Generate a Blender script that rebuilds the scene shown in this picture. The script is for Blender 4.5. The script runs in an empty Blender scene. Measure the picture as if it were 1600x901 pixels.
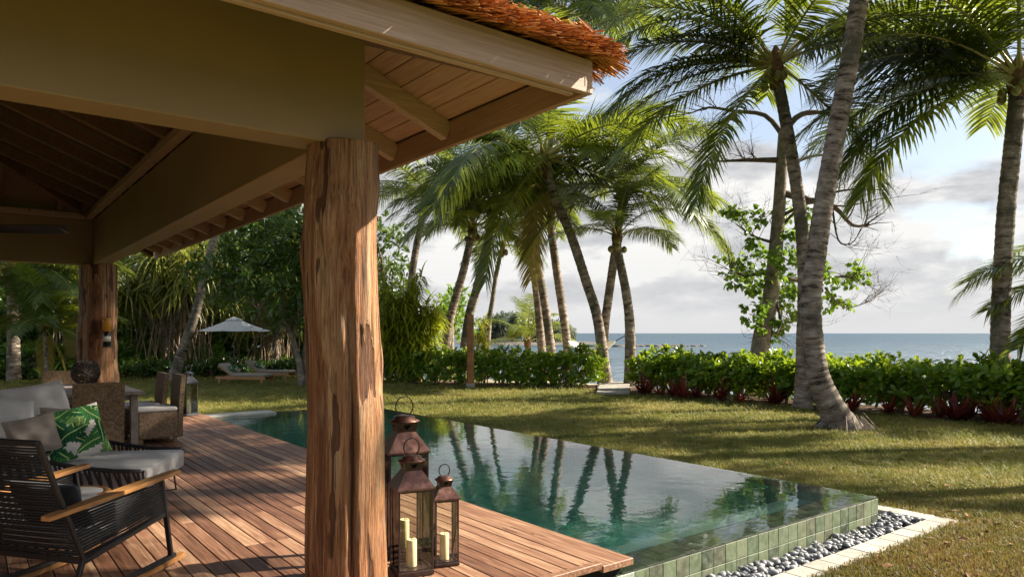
import bpy, math, random
import numpy as np
from mathutils import Vector, Matrix

R = math.radians
SC = bpy.context.scene
COL = SC.collection

# ------------------------------------------------------------------ camera
TH = R(37.8)                      # the pavilion axes: X = across the pool, Y = along the pool edge
CT, ST = math.cos(TH), math.sin(TH)
F = 1110.0                        # focal length in photo pixels (1600 wide)
HZ = 520.0                        # horizon row
EYE = 1.5                         # eye height over the deck (deck top is z = 0)
LAWN = -0.33
cam_data = bpy.data.cameras.new('camera')
cam = bpy.data.objects.new('camera', cam_data)
COL.objects.link(cam)
cam.location = (0, 0, EYE)
cam.rotation_euler = (R(90), 0, -TH)
cam_data.sensor_width = 36
cam_data.lens = F / 1600 * 36
cam_data.shift_y = (HZ - 450.5) / 1600
cam_data.clip_start = 0.05
cam_data.clip_end = 40000
SC.camera = cam

# ------------------------------------------------------------------ world, sun, exposure
SUN_AZ = R(-24)                   # from +X towards -Y
SUN_EL = R(34)
sun_dir = Vector((math.cos(SUN_EL) * math.cos(SUN_AZ), math.cos(SUN_EL) * math.sin(SUN_AZ), math.sin(SUN_EL)))
world = bpy.data.worlds.new('World')
SC.world = world
world.use_nodes = True
wt = world.node_tree
wt.nodes.clear()


def nd(nt, typ, ins=None, **attrs):
    n = nt.nodes.new('ShaderNode' + typ)
    for k, v in attrs.items():
        setattr(n, k, v)
    for k, v in (ins or {}).items():
        s = n.inputs[k]
        if isinstance(v, bpy.types.NodeSocket):
            nt.links.new(v, s)
        else:
            s.default_value = v
    return n


def ramp(nt, fac, stops, interp='LINEAR'):
    n = nt.nodes.new('ShaderNodeValToRGB')
    n.color_ramp.interpolation = interp
    el = n.color_ramp.elements
    while len(el) < len(stops):
        el.new(0.5)
    for e, (p, c) in zip(el, stops):
        e.position = p
        e.color = c if len(c) == 4 else (*c, 1)
    nt.links.new(fac, n.inputs[0])
    return n.outputs[0]


def mix(nt, fac, a, b, mode='MIX'):
    n = nt.nodes.new('ShaderNodeMix')
    n.data_type = 'RGBA'
    n.blend_type = mode
    for k, v in ((0, fac), (6, a), (7, b)):
        if isinstance(v, bpy.types.NodeSocket):
            nt.links.new(v, n.inputs[k])
        else:
            n.inputs[k].default_value = v if not isinstance(v, tuple) or len(v) == 4 else (*v, 1)
    return n.outputs[2]


def mth(nt, op, a, b=0.0, c=None, clamp=False):
    n = nt.nodes.new('ShaderNodeMath')
    n.operation = op
    n.use_clamp = clamp
    for k, v in ((0, a), (1, b), (2, c)):
        if v is None:
            continue
        if isinstance(v, bpy.types.NodeSocket):
            nt.links.new(v, n.inputs[k])
        else:
            n.inputs[k].default_value = v
    return n.outputs[0]


sky = nd(wt, 'TexSky', sky_type='NISHITA', sun_disc=False, sun_elevation=SUN_EL,
         sun_rotation=math.atan2(sun_dir.x, sun_dir.y), altitude=0, air_density=1.0, dust_density=1.6, ozone_density=1.4)
tc = nd(wt, 'TexCoord')
sep = nd(wt, 'SeparateXYZ', {0: tc.outputs['Generated']})
zc = mth(wt, 'MAXIMUM', sep.outputs[2], 0.0)
mp = nd(wt, 'Mapping', {0: tc.outputs['Generated'], 'Scale': (2.3, 2.3, 5.2), 'Location': (3.7, 1.15, 0.4)})
nz = nd(wt, 'TexNoise', {'Vector': mp.outputs[0], 'Scale': 1.35, 'Detail': 9.0, 'Roughness': 0.56, 'Distortion': 0.25})
mp2 = nd(wt, 'Mapping', {0: tc.outputs['Generated'], 'Scale': (2.0, 2.0, 6.5), 'Location': (0.3, 4.2, 1.4)})
nz2 = nd(wt, 'TexNoise', {'Vector': mp2.outputs[0], 'Scale': 2.4, 'Detail': 8.0, 'Roughness': 0.6})
low = mth(wt, 'MULTIPLY_ADD', zc, -0.85, 0.27)
dens = mth(wt, 'ADD', nz.outputs[0], low)
mask = ramp(wt, dens, [(0.52, (0, 0, 0)), (0.62, (1, 1, 1))], 'EASE')
shade = ramp(wt, nz2.outputs[0], [(0.40, (1.62, 1.65, 1.72)), (0.48, (2.1, 2.11, 2.14)), (0.56, (2.85, 2.82, 2.75))])
hazec = mix(wt, ramp(wt, zc, [(0.0, (1, 1, 1)), (0.07, (0.3, 0.3, 0.3)), (0.14, (0, 0, 0))], 'EASE'), shade, (2.25, 2.25, 2.27))
skyc = mix(wt, mask, mix(wt, 0.42, mix(wt, 1.0, sky.outputs[0], (0.62, 0.62, 0.62), 'MULTIPLY'), (1.85, 1.95, 2.08)), hazec)
bg = nd(wt, 'Background', {'Color': skyc, 'Strength': 0.11})
wo = nd(wt, 'OutputWorld', {0: bg.outputs[0]})

sun_l = bpy.data.lights.new('sun', 'SUN')
sun_l.energy = 5.0
sun_l.angle = R(0.6)
sun_l.color = (1.0, 0.90, 0.75)
sun = bpy.data.objects.new('sun', sun_l)
COL.objects.link(sun)
sun.rotation_euler = (-sun_dir).to_track_quat('-Z', 'Y').to_euler()
sun.location = (20, -5, 30)

SC.view_settings.view_transform = 'Standard'
SC.view_settings.look = 'None'
SC.view_settings.exposure = 1.65
SC.view_settings.gamma = 1.0
SC.view_settings.use_curve_mapping = False
SC.render.engine = 'CYCLES'
cy = SC.cycles
cy.use_denoising = True
cy.max_bounces = 8
cy.diffuse_bounces = 4
cy.glossy_bounces = 4
cy.transmission_bounces = 6
cy.transparent_max_bounces = 24
cy.caustics_reflective = False
cy.caustics_refractive = True
cy.blur_glossy = 1.0
cy.sample_clamp_indirect = 6.0

# ------------------------------------------------------------------ helpers


def H(x, d, z=0.0):
    """camera ground coordinates (right, forward) -> world"""
    return Vector((x * CT + d * ST, -x * ST + d * CT, z))


def at(u, v, d):
    """photo pixel at a given depth -> world"""
    return H((u - 800) / F * d, d, EYE - (v - HZ) / F * d)


def gnd(u, v, z=LAWN):
    """photo pixel on a level plane -> world"""
    d = (EYE - z) * F / (v - HZ)
    return H((u - 800) / F * d, d, z)


def tag(o, label=None, cat=None, group=None, kind=None):
    if label:
        o['label'] = label
    if cat:
        o['category'] = cat
    if group:
        o['group'] = group
    if kind:
        o['kind'] = kind
    return o


def empty(name, loc=(0, 0, 0), rz=0.0, label=None, cat=None, group=None, kind=None):
    o = bpy.data.objects.new(name, None)
    o.empty_display_size = 0.1
    COL.objects.link(o)
    o.location = loc
    o.rotation_euler = (0, 0, rz)
    return tag(o, label, cat, group, kind)


def inst(name, me, parent=None, loc=(0, 0, 0), rot=(0, 0, 0), scale=(1, 1, 1)):
    o = bpy.data.objects.new(name, me)
    COL.objects.link(o)
    o.parent = parent
    o.location = loc
    o.rotation_euler = rot
    o.scale = scale if not isinstance(scale, (int, float)) else (scale,) * 3
    return o


class MB:
    """collects geometry, then becomes one mesh object"""

    def __init__(self):
        self.v, self.f, self.r, self.t = [], [], [], []

    def add(self, vs, fs, rnd=0.5, tuv=None):
        b = len(self.v)
        self.v.extend([tuple(p) for p in vs])
        self.f.extend([tuple(i + b for i in f) for f in fs])
        n = len(vs)
        self.r.extend(list(rnd) if hasattr(rnd, '__len__') else [rnd] * n)
        self.t.extend(tuv if tuv is not None else [(0, 0, 0)] * n)
        return self

    def box(self, c, s, rot=None, ch=0.0, rnd=0.5):
        hx, hy, hz = s[0] / 2, s[1] / 2, s[2] / 2
        c = Vector(c)
        M = rot.to_3x3() if rot is not None else Matrix.Identity(3)
        if ch <= 0:
            vs = [(sx * hx, sy * hy, sz * hz) for sx in (-1, 1) for sy in (-1, 1) for sz in (-1, 1)]
            fs = [(0, 1, 3, 2), (4, 6, 7, 5), (0, 4, 5, 1), (2, 3, 7, 6), (0, 2, 6, 4), (1, 5, 7, 3)]
        else:
            vs, idx = [], {}
            for sx in (-1, 1):
                for sy in (-1, 1):
                    for sz in (-1, 1):
                        for a in range(3):
                            p = [sx * hx, sy * hy, sz * hz]
                            for k, sg in enumerate((sx, sy, sz)):
                                if k != a:
                                    p[k] -= sg * ch
                            idx[(sx, sy, sz, a)] = len(vs)
                            vs.append(tuple(p))
            fs = []
            for a in range(3):
                b, d = (a + 1) % 3, (a + 2) % 3
                for s_ in (-1, 1):
                    q = []
                    for sb, sd in ((-1, -1), (1, -1), (1, 1), (-1, 1)):
                        k = [0, 0, 0]
                        k[a], k[b], k[d] = s_, sb, sd
                        q.append(idx[(*k, a)])
                    fs.append(tuple(q if s_ > 0 else q[::-1]))
            for a in range(3):
                b, d = (a + 1) % 3, (a + 2) % 3
                for sb in (-1, 1):
                    for sd in (-1, 1):
                        k0, k1 = [0, 0, 0], [0, 0, 0]
                        k0[a], k1[a] = -1, 1
                        k0[b] = k1[b] = sb
                        k0[d] = k1[d] = sd
                        q = (idx[(*k0, b)], idx[(*k1, b)], idx[(*k1, d)], idx[(*k0, d)])
                        fs.append(q if sb * sd < 0 else q[::-1])
            for sx in (-1, 1):
                for sy in (-1, 1):
                    for sz in (-1, 1):
                        t = tuple(idx[(sx, sy, sz, a)] for a in range(3))
                        fs.append(t if sx * sy * sz > 0 else t[::-1])
        return self.add([M @ Vector(p) + c for p in vs], fs, rnd)

    def bar(self, p0, p1, w, h, up=(0, 0, 1), ch=0.0, rnd=0.5):
        p0, p1 = Vector(p0), Vector(p1)
        y = (p1 - p0)
        L = y.length
        y.normalize()
        x = y.cross(Vector(up))
        if x.length < 1e-5:
            x = y.cross(Vector((1, 0, 0)))
        x.normalize()
        z = x.cross(y)
        M = Matrix((x, y, z)).transposed()
        return self.box((p0 + p1) / 2, (w, L, h), M, ch, rnd)

    def tube(self, pts, rad, seg=8, caps=True, rnd=0.5, closed=False):
        pts = [Vector(p) for p in pts]
        n = len(pts)
        rad = [rad] * n if not hasattr(rad, '__len__') else rad
        vs, tu, fs = [], [], []
        prev = None
        ln = 0.0
        for i in range(n):
            if closed:
                t = pts[(i + 1) % n] - pts[i - 1]
            else:
                t = pts[min(i + 1, n - 1)] - pts[max(i - 1, 0)]
            t.normalize()
            if prev is None:
                a = Vector((0, 0, 1)) if abs(t.z) < 0.9 else Vector((1, 0, 0))
                x = a.cross(t).normalized()
            else:
                x = (prev - t * prev.dot(t)).normalized()
            prev = x
            y = t.cross(x)
            if i:
                ln += (pts[i] - pts[i - 1]).length
            for k in range(seg):
                a = 2 * math.pi * k / seg
                vs.append(pts[i] + (x * math.cos(a) + y * math.sin(a)) * rad[i])
                tu.append((math.cos(a), math.sin(a), ln))
        m = n if closed else n - 1
        for i in range(m):
            j = (i + 1) % n
            for k in range(seg):
                k2 = (k + 1) % seg
                fs.append((i * seg + k, i * seg + k2, j * seg + k2, j * seg + k))
        if caps and not closed:
            fs.append(tuple(range(seg))[::-1])
            fs.append(tuple((n - 1) * seg + k for k in range(seg)))
        return self.add(vs, fs, rnd, tu)

    def lathe(self, prof, c=(0, 0, 0), seg=16, rnd=0.5):
        c = Vector(c)
        vs, fs = [], []
        for r, z in prof:
            for k in range(seg):
                a = 2 * math.pi * k / seg
                vs.append(c + Vector((r * math.cos(a), r * math.sin(a), z)))
        for i in range(len(prof) - 1):
            for k in range(seg):
                k2 = (k + 1) % seg
                fs.append((i * seg + k, i * seg + k2, (i + 1) * seg + k2, (i + 1) * seg + k))
        fs.append(tuple(range(seg))[::-1])
        fs.append(tuple((len(prof) - 1) * seg + k for k in range(seg)))
        return self.add(vs, fs, rnd)

    def mesh(self, name, mat, smooth=False):
        me = bpy.data.meshes.new(name)
        me.from_pydata(self.v, [], self.f)
        if mat is not None:
            me.materials.append(mat)
        a = me.attributes.new('rnd', 'FLOAT', 'POINT')
        a.data.foreach_set('value', np.array(self.r, dtype=np.float32))
        if any(t != (0, 0, 0) for t in self.t[:64]):
            b = me.attributes.new('tuv', 'FLOAT_VECTOR', 'POINT')
            b.data.foreach_set('vector', np.array(self.t, dtype=np.float32).ravel())
        if smooth:
            me.polygons.foreach_set('use_smooth', np.ones(len(me.polygons), dtype=bool))
        me.update()
        return me

    def build(self, name, mat, parent=None, smooth=False, loc=(0, 0, 0), rot=(0, 0, 0)):
        return inst(name, self.mesh(name, mat, smooth), parent, loc, rot)


def np_mesh(name, verts, faces, mat, rnd=None, smooth=False):
    me = bpy.data.meshes.new(name)
    me.from_pydata(verts.tolist(), [], faces if isinstance(faces, list) else faces.tolist())
    me.materials.append(mat)
    if rnd is not None:
        a = me.attributes.new('rnd', 'FLOAT', 'POINT')
        a.data.foreach_set('value', np.asarray(rnd, dtype=np.float32))
    if smooth:
        me.polygons.foreach_set('use_smooth', np.ones(len(me.polygons), dtype=bool))
    me.update()
    return me


def unit(a):
    return a / np.maximum(np.linalg.norm(a, axis=-1, keepdims=True), 1e-9)


LEAF_V = None


def leaves(c, ax, nr, ln, wd, rnd, shape=(0.4, 0.8, 0.75, 1.0), fold=0.25, bend=0.25):
    """folded leaves: 8 verts, 6 faces each. shape = (pos1, w1, pos2, w2)"""
    c, ax, nr = np.asarray(c, float), unit(np.asarray(ax, float)), np.asarray(nr, float)
    n = len(c)
    ln = np.broadcast_to(np.asarray(ln, float), (n,))[:, None]
    wd = np.broadcast_to(np.asarray(wd, float), (n,))[:, None] * 0.5
    nr = unit(nr - ax * np.sum(nr * ax, axis=1, keepdims=True))
    sd = np.cross(ax, nr)
    p1, w1, p2, w2 = shape
    V = np.empty((n, 8, 3))
    V[:, 0] = c
    for k, (p, w) in enumerate(((p1, w1), (p2, w2))):
        m = c + ax * ln * p - nr * ln * bend * p * p
        V[:, 1 + k * 3] = m + sd * wd * w + nr * wd * w * fold
        V[:, 2 + k * 3] = m
        V[:, 3 + k * 3] = m - sd * wd * w + nr * wd * w * fold
    V[:, 7] = c + ax * ln - nr * ln * bend
    base = np.array([[0, 1, 2, -1], [0, 2, 3, -1], [1, 4, 5, 2], [2, 5, 6, 3], [4, 7, 5, -1], [5, 7, 6, -1]])
    faces = []
    tri = base[base[:, 3] < 0][:, :3]
    quad = base[base[:, 3] >= 0]
    off = (np.arange(n) * 8)[:, None, None]
    faces = (tri[None] + off).reshape(-1, 3).tolist() + (quad[None] + off).reshape(-1, 4).tolist()
    return V.reshape(-1, 3), faces, np.repeat(np.broadcast_to(rnd, (n,)), 8)


def straps(c, d0, ln, wd, rnd, nseg=4, droop=0.4, taper=0.85, wdir=None):
    """strap leaves starting at c along d0 and bending down"""
    c, d = np.asarray(c, float).copy(), unit(np.asarray(d0, float))
    n = len(c)
    ln = np.broadcast_to(np.asarray(ln, float), (n,))[:, None]
    wd = np.broadcast_to(np.asarray(wd, float), (n,))[:, None] * 0.5
    dr = np.broadcast_to(np.asarray(droop, float), (n,))[:, None]
    sd = unit(np.cross(d, np.array([0, 0, 1.0])) + 1e-6) if wdir is None else unit(np.asarray(wdir, float))
    V = np.empty((n, (nseg + 1) * 2, 3))
    p = c
    for s in range(nseg + 1):
        t = s / nseg
        w = wd * (1 - taper * t ** 1.6) * (0.6 + 0.4 * min(1, t * 6))
        V[:, 2 * s] = p + sd * w
        V[:, 2 * s + 1] = p - sd * w
        d = unit(d + np.array([0, 0, -1.0]) * dr)
        p = p + d * ln / nseg
    q = np.array([[2 * s, 2 * s + 1, 2 * s + 3, 2 * s + 2] for s in range(nseg)])
    faces = (q[None] + (np.arange(n) * (nseg + 1) * 2)[:, None, None]).reshape(-1, 4).tolist()
    return V.reshape(-1, 3), faces, np.repeat(np.broadcast_to(rnd, (n,)), (nseg + 1) * 2)


def join_parts(parts):
    vs, fs, rs, o = [], [], [], 0
    for v, f, r in parts:
        vs.append(v)
        fs.extend([tuple(i + o for i in q) for q in f])
        rs.append(r)
        o += len(v)
    return np.concatenate(vs), fs, np.concatenate(rs)


# ------------------------------------------------------------------ materials
MATS = {}


def newmat(name):
    m = bpy.data.materials.new(name)
    m.use_nodes = True
    nt = m.node_tree
    nt.nodes.clear()
    out = nd(nt, 'OutputMaterial')
    MATS[name] = m
    return m, nt, out


def principled(nt, out, col, rough=0.6, spec=0.4, bump=None, bdist=0.01, bstr=0.6, metal=0.0, **kw):
    p = nd(nt, 'BsdfPrincipled', {'Metallic': metal, 'Specular IOR Level': spec})
    for k, v in (('Base Color', col), ('Roughness', rough)):
        if isinstance(v, bpy.types.NodeSocket):
            nt.links.new(v, p.inputs[k])
        else:
            p.inputs[k].default_value = (*v, 1) if isinstance(v, tuple) and len(v) == 3 else v
    for k, v in kw.items():
        p.inputs[k.replace('_', ' ')].default_value = v
    if bump is not None:
        b = nd(nt, 'Bump', {'Height': bump, 'Distance': bdist, 'Strength': bstr})
        nt.links.new(b.outputs[0], p.inputs['Normal'])
    nt.links.new(p.outputs[0], out.inputs[0])
    return p


def pos(nt, scale=(1, 1, 1), kind='pos', rot=(0, 0, 0)):
    if kind == 'pos':
        s = nd(nt, 'NewGeometry').outputs['Position']
    elif kind == 'obj':
        s = nd(nt, 'TexCoord').outputs['Object']
    else:
        s = nd(nt, 'TexCoord').outputs['Generated']
    return nd(nt, 'Mapping', {0: s, 'Scale': scale, 'Rotation': rot}).outputs[0]


def noise(nt, vec, scale=5.0, detail=4.0, rough=0.55, dist=0.0):
    return nd(nt, 'TexNoise', {'Vector': vec, 'Scale': scale, 'Detail': detail, 'Roughness': rough, 'Distortion': dist}).outputs[0]


def objrand(nt):
    return nd(nt, 'ObjectInfo').outputs['Random']


def attr(nt, name='rnd'):
    return nd(nt, 'Attribute', attribute_name=name)


def leafmat(name, stops, trans=0.4, tcol=(0.30, 0.42, 0.04), rough=0.42, spec=0.45, nscale=0.0):
    m, nt, out = newmat(name)
    a = attr(nt).outputs['Fac']
    if nscale:
        a = mth(nt, 'ADD', a, mth(nt, 'MULTIPLY_ADD', noise(nt, pos(nt), nscale, 2.0), 0.5, -0.25), clamp=True)
    c = ramp(nt, a, stops)
    p = principled(nt, out, c, rough, spec)
    t = nd(nt, 'BsdfTranslucent', {'Color': mix(nt, 0.55, c, tcol)})
    # the leaf passes a share of the light through
    ms = nd(nt, 'MixShader', {0: trans, 1: p.outputs[0], 2: t.outputs[0]})
    nt.links.new(ms.outputs[0], out.inputs[0])
    return m


leafmat('palm_leaf', [(0.0, (0.020, 0.045, 0.008)), (0.45, (0.052, 0.095, 0.014)), (0.8, (0.11, 0.15, 0.020)), (1.0, (0.27, 0.24, 0.04))], 0.44, (0.40, 0.46, 0.03), 0.36, 0.5)
leafmat('palm_leaf_dry', [(0.0, (0.25, 0.17, 0.05)), (0.5, (0.36, 0.28, 0.08)), (1.0, (0.30, 0.33, 0.06))], 0.4, (0.5, 0.4, 0.08), 0.6, 0.3)
leafmat('hedge_leaf', [(0.0, (0.045, 0.105, 0.008)), (0.5, (0.115, 0.225, 0.014)), (0.85, (0.21, 0.33, 0.022)), (1.0, (0.36, 0.38, 0.04))], 0.46, (0.42, 0.50, 0.02), 0.3, 0.5)
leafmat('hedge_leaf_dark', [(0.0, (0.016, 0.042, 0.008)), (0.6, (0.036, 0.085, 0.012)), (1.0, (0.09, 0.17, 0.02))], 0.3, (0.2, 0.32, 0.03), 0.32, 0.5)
leafmat('tree_leaf', [(0.0, (0.028, 0.062, 0.012)), (0.5, (0.06, 0.115, 0.018)), (1.0, (0.14, 0.21, 0.035))], 0.32, (0.25, 0.36, 0.04), 0.34, 0.5)
leafmat('tree_leaf_bright', [(0.0, (0.035, 0.095, 0.01)), (0.5, (0.085, 0.19, 0.018)), (1.0, (0.18, 0.28, 0.03))], 0.45, (0.32, 0.46, 0.03), 0.36, 0.45)
leafmat('bamboo_leaf', [(0.0, (0.12, 0.17, 0.01)), (0.5, (0.30, 0.36, 0.018)), (1.0, (0.52, 0.50, 0.04))], 0.45, (0.50, 0.50, 0.03), 0.42, 0.4)
leafmat('pandanus_leaf', [(0.0, (0.10, 0.125, 0.018)), (0.5, (0.24, 0.26, 0.04)), (1.0, (0.40, 0.38, 0.085))], 0.33, (0.36, 0.36, 0.05), 0.42, 0.45)
leafmat('red_leaf', [(0.0, (0.035, 0.012, 0.014)), (0.45, (0.13, 0.024, 0.024)), (0.8, (0.28, 0.05, 0.03)), (1.0, (0.14, 0.15, 0.03))], 0.35, (0.45, 0.06, 0.03), 0.38, 0.45)
leafmat('groundcover_leaf', [(0.0, (0.035, 0.09, 0.014)), (0.5, (0.09, 0.18, 0.025)), (1.0, (0.22, 0.31, 0.05))], 0.35, (0.3, 0.4, 0.04), 0.4, 0.45)
leafmat('hazed_leaf', [(0.0, (0.12, 0.15, 0.115)), (1.0, (0.20, 0.235, 0.165))], 0.3, (0.25, 0.28, 0.18), 0.6, 0.2)  # far leaves: distance haze put into a paler, greyer colour


def grassmat(name, stops, tcol):
    m, nt, out = newmat(name)
    a = objrand(nt)
    n = noise(nt, pos(nt), 0.55, 4.0, 0.6)
    n2 = noise(nt, pos(nt), 2.7, 3.0, 0.6)
    f = mth(nt, 'ADD', mth(nt, 'MULTIPLY_ADD', a, 0.34, -0.25), mth(nt, 'MULTIPLY_ADD', n, 0.95, mth(nt, 'MULTIPLY_ADD', n2, 0.6, -0.33)), clamp=True)
    c = ramp(nt, f, stops)
    p = principled(nt, out, c, 0.5, 0.3)
    t = nd(nt, 'BsdfTranslucent', {'Color': mix(nt, 0.4, c, tcol)})
    ms = nd(nt, 'MixShader', {0: 0.35, 1: p.outputs[0], 2: t.outputs[0]})
    nt.links.new(ms.outputs[0], out.inputs[0])


grassmat('grass_blade', [(0.15, (0.11, 0.125, 0.022)), (0.38, (0.21, 0.20, 0.042)), (0.58, (0.34, 0.275, 0.08)), (0.78, (0.44, 0.33, 0.14))], (0.34, 0.34, 0.05))
grassmat('cover_blade', [(0.15, (0.075, 0.075, 0.016)), (0.45, (0.17, 0.11, 0.035)), (0.7, (0.23, 0.10, 0.05)), (0.9, (0.28, 0.15, 0.07))], (0.34, 0.26, 0.05))

# lawn soil, sand
m, nt, out = newmat('lawn_ground')
n = noise(nt, pos(nt), 0.55, 4.0, 0.6)
n2 = noise(nt, pos(nt), 9.0, 5.0, 0.7)
f = mth(nt, 'MULTIPLY_ADD', n2, 0.45, mth(nt, 'MULTIPLY_ADD', n, 0.8, -0.12))
c = ramp(nt, f, [(0.3, (0.05, 0.065, 0.015)), (0.5, (0.11, 0.115, 0.026)), (0.68, (0.20, 0.16, 0.06))])
sandn = ramp(nt, noise(nt, pos(nt), 3.0, 5.0), [(0.3, (0.48, 0.41, 0.31)), (0.7, (0.60, 0.53, 0.42))])
c = mix(nt, attr(nt, 'rnd').outputs['Fac'], c, sandn)
principled(nt, out, c, 0.9, 0.15, noise(nt, pos(nt), 45.0, 4.0), 0.03, 0.8)

m, nt, out = newmat('mulch')
n = noise(nt, pos(nt), 14.0, 5.0, 0.7)
principled(nt, out, ramp(nt, n, [(0.3, (0.035, 0.022, 0.014)), (0.6, (0.12, 0.075, 0.045)), (0.8, (0.24, 0.17, 0.11))]), 0.9, 0.1, n, 0.03, 0.9)

# sea
m, nt, out = newmat('sea_water')
pv = pos(nt, (0.35, 0.35, 1), rot=(0, 0, TH))
w1 = noise(nt, pos(nt, (0.22, 0.7, 1), rot=(0, 0, TH)), 1.0, 6.0, 0.62)
w2 = noise(nt, pos(nt, (0.02, 0.08, 1), rot=(0, 0, TH)), 1.0, 4.0, 0.6)
d = nd(nt, 'VectorMath', {0: nd(nt, 'NewGeometry').outputs['Position']}, operation='LENGTH').outputs['Value']
c = ramp(nt, mth(nt, 'DIVIDE', d, 600.0), [(0.03, (0.11, 0.135, 0.155)), (0.15, (0.06, 0.085, 0.108)), (0.5, (0.024, 0.050, 0.075)), (1.0, (0.014, 0.040, 0.065))])
c = mix(nt, ramp(nt, w2, [(0.42, (0, 0, 0)), (0.62, (1, 1, 1))]), c, mix(nt, 0.4, c, (0.02, 0.09, 0.11)))
rip = noise(nt, pos(nt, (0.05, 0.55, 1), rot=(0, 0, TH)), 1.0, 5.0, 0.65)
c = mix(nt, ramp(nt, rip, [(0.40, (0, 0, 0)), (0.60, (1, 1, 1))]), mix(nt, 1.0, c, (0.62, 0.64, 0.66), 'MULTIPLY'), mix(nt, 1.0, c, (1.5, 1.45, 1.4), 'MULTIPLY'))
foam = ramp(nt, mth(nt, 'MULTIPLY', noise(nt, pos(nt, (0.05, 0.30, 1), rot=(0, 0, TH)), 1.0, 7.0, 0.7), 1.0), [(0.745, (0, 0, 0)), (0.77, (1, 1, 1))])
c = mix(nt, foam, c, (0.7, 0.75, 0.78))
principled(nt, out, c, 0.34, 0.32, w1, 0.9, 1.0)

# pool water
m, nt, out = newmat('pool_water')
wv = noise(nt, pos(nt, (1.0, 1.0, 1)), 5.5, 3.0, 0.5)
wv2 = noise(nt, pos(nt, (1.0, 1.0, 1)), 1.6, 2.0, 0.5)
b = nd(nt, 'Bump', {'Height': mth(nt, 'MULTIPLY_ADD', wv2, 1.4, wv), 'Distance': 0.012, 'Strength': 0.13})
fr = nd(nt, 'Fresnel', {'IOR': 1.46, 'Normal': b.outputs[0]})
gl = nd(nt, 'BsdfGlossy', {'Color': (1, 1, 1, 1), 'Roughness': 0.015, 'Normal': b.outputs[0]})
tr = nd(nt, 'BsdfTransparent', {'Color': (0.93, 0.98, 0.97, 1)})
rf = nd(nt, 'BsdfRefraction', {'Color': (0.93, 0.98, 0.97, 1), 'Roughness': 0.0, 'IOR': 1.33, 'Normal': b.outputs[0]})
tm = nd(nt, 'MixShader', {0: 0.55, 1: tr.outputs[0], 2: rf.outputs[0]})
ms = nd(nt, 'MixShader', {0: fr.outputs[0], 1: tm.outputs[0], 2: gl.outputs[0]})
va = nd(nt, 'VolumeAbsorption', {'Color': (0.02, 0.80, 0.70, 1), 'Density': 0.34})
nt.links.new(ms.outputs[0], out.inputs[0])
nt.links.new(va.outputs[0], out.inputs[1])


def tilemat(name, stops, rough=0.25, grid=False, spec=0.5):
    m, nt, out = newmat(name)
    if grid:
        uvx = pos(nt)
        br = nd(nt, 'TexVoronoi', {'Vector': nd(nt, 'Mapping', {0: uvx, 'Scale': (6.9, 6.9, 6.9)}).outputs[0], 'Scale': 1.0, 'Randomness': 0.0}, distance='CHEBYCHEV')
        a = nd(nt, 'SeparateColor', {0: br.outputs['Color']}).outputs[0]
        edge = ramp(nt, br.outputs['Distance'], [(0.455, (0, 0, 0)), (0.47, (1, 1, 1))])
        c = ramp(nt, a, stops)
        c = mix(nt, edge, c, (0.55, 0.66, 0.56))
        bh = mth(nt, 'SUBTRACT', 1.0, edge)
    else:
        a = objrand(nt)
        n = noise(nt, pos(nt), 14.0, 6.0, 0.7)
        n2 = noise(nt, pos(nt, (1.0, 1.0, 0.35)), 30.0, 4.0, 0.6)
        c = ramp(nt, a, stops)
        c = mix(nt, ramp(nt, n, [(0.38, (0, 0, 0)), (0.68, (0.8, 0.8, 0.8))]), c, mix(nt, 0.55, c, (0.30, 0.33, 0.24)))
        c = mix(nt, ramp(nt, n2, [(0.56, (0, 0, 0)), (0.72, (0.7, 0.7, 0.7))]), c, mix(nt, 0.7, c, (0.02, 0.025, 0.012)))
        bh = n
    principled(nt, out, c, rough, spec, bh, 0.003, 0.5)


GRN = [(0.0, (0.030, 0.043, 0.026)), (0.2, (0.075, 0.105, 0.058)), (0.4, (0.125, 0.16, 0.085)), (0.6, (0.095, 0.125, 0.068)), (0.78, (0.165, 0.19, 0.11)), (0.9, (0.055, 0.055, 0.034)), (1.0, (0.20, 0.215, 0.135))]
tilemat('green_tile', GRN, 0.5, spec=0.25)
tilemat('grout', [(0.0, (0.085, 0.105, 0.06)), (1.0, (0.10, 0.12, 0.07))], 0.9, spec=0.1)
tilemat('pale_tile', [(0.0, (0.30, 0.34, 0.27)), (1.0, (0.40, 0.42, 0.34))], 0.4)
tilemat('pool_mosaic', [(0.0, (0.12, 0.34, 0.25)), (0.4, (0.24, 0.52, 0.39)), (0.7, (0.42, 0.66, 0.50)), (1.0, (0.19, 0.43, 0.33))], 0.35, grid=True)


def plain(name, col, rough=0.6, spec=0.4, metal=0.0, nscale=0.0, namp=0.25, bump=0.0, bscale=60.0, bdist=0.004, kind='obj'):
    m, nt, out = newmat(name)
    c = (*col, 1)
    if nscale:
        n = noise(nt, pos(nt, kind=kind), nscale, 5.0, 0.6)
        lo = tuple(x * (1 - namp) for x in col)
        hi = tuple(min(1, x * (1 + namp)) for x in col)
        c = ramp(nt, n, [(0.3, lo), (0.7, hi)])
    bp = noise(nt, pos(nt, kind=kind), bscale, 3.0) if bump else None
    principled(nt, out, c, rough, spec, bp, bdist, bump or 0.5, metal)
    return m


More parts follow.
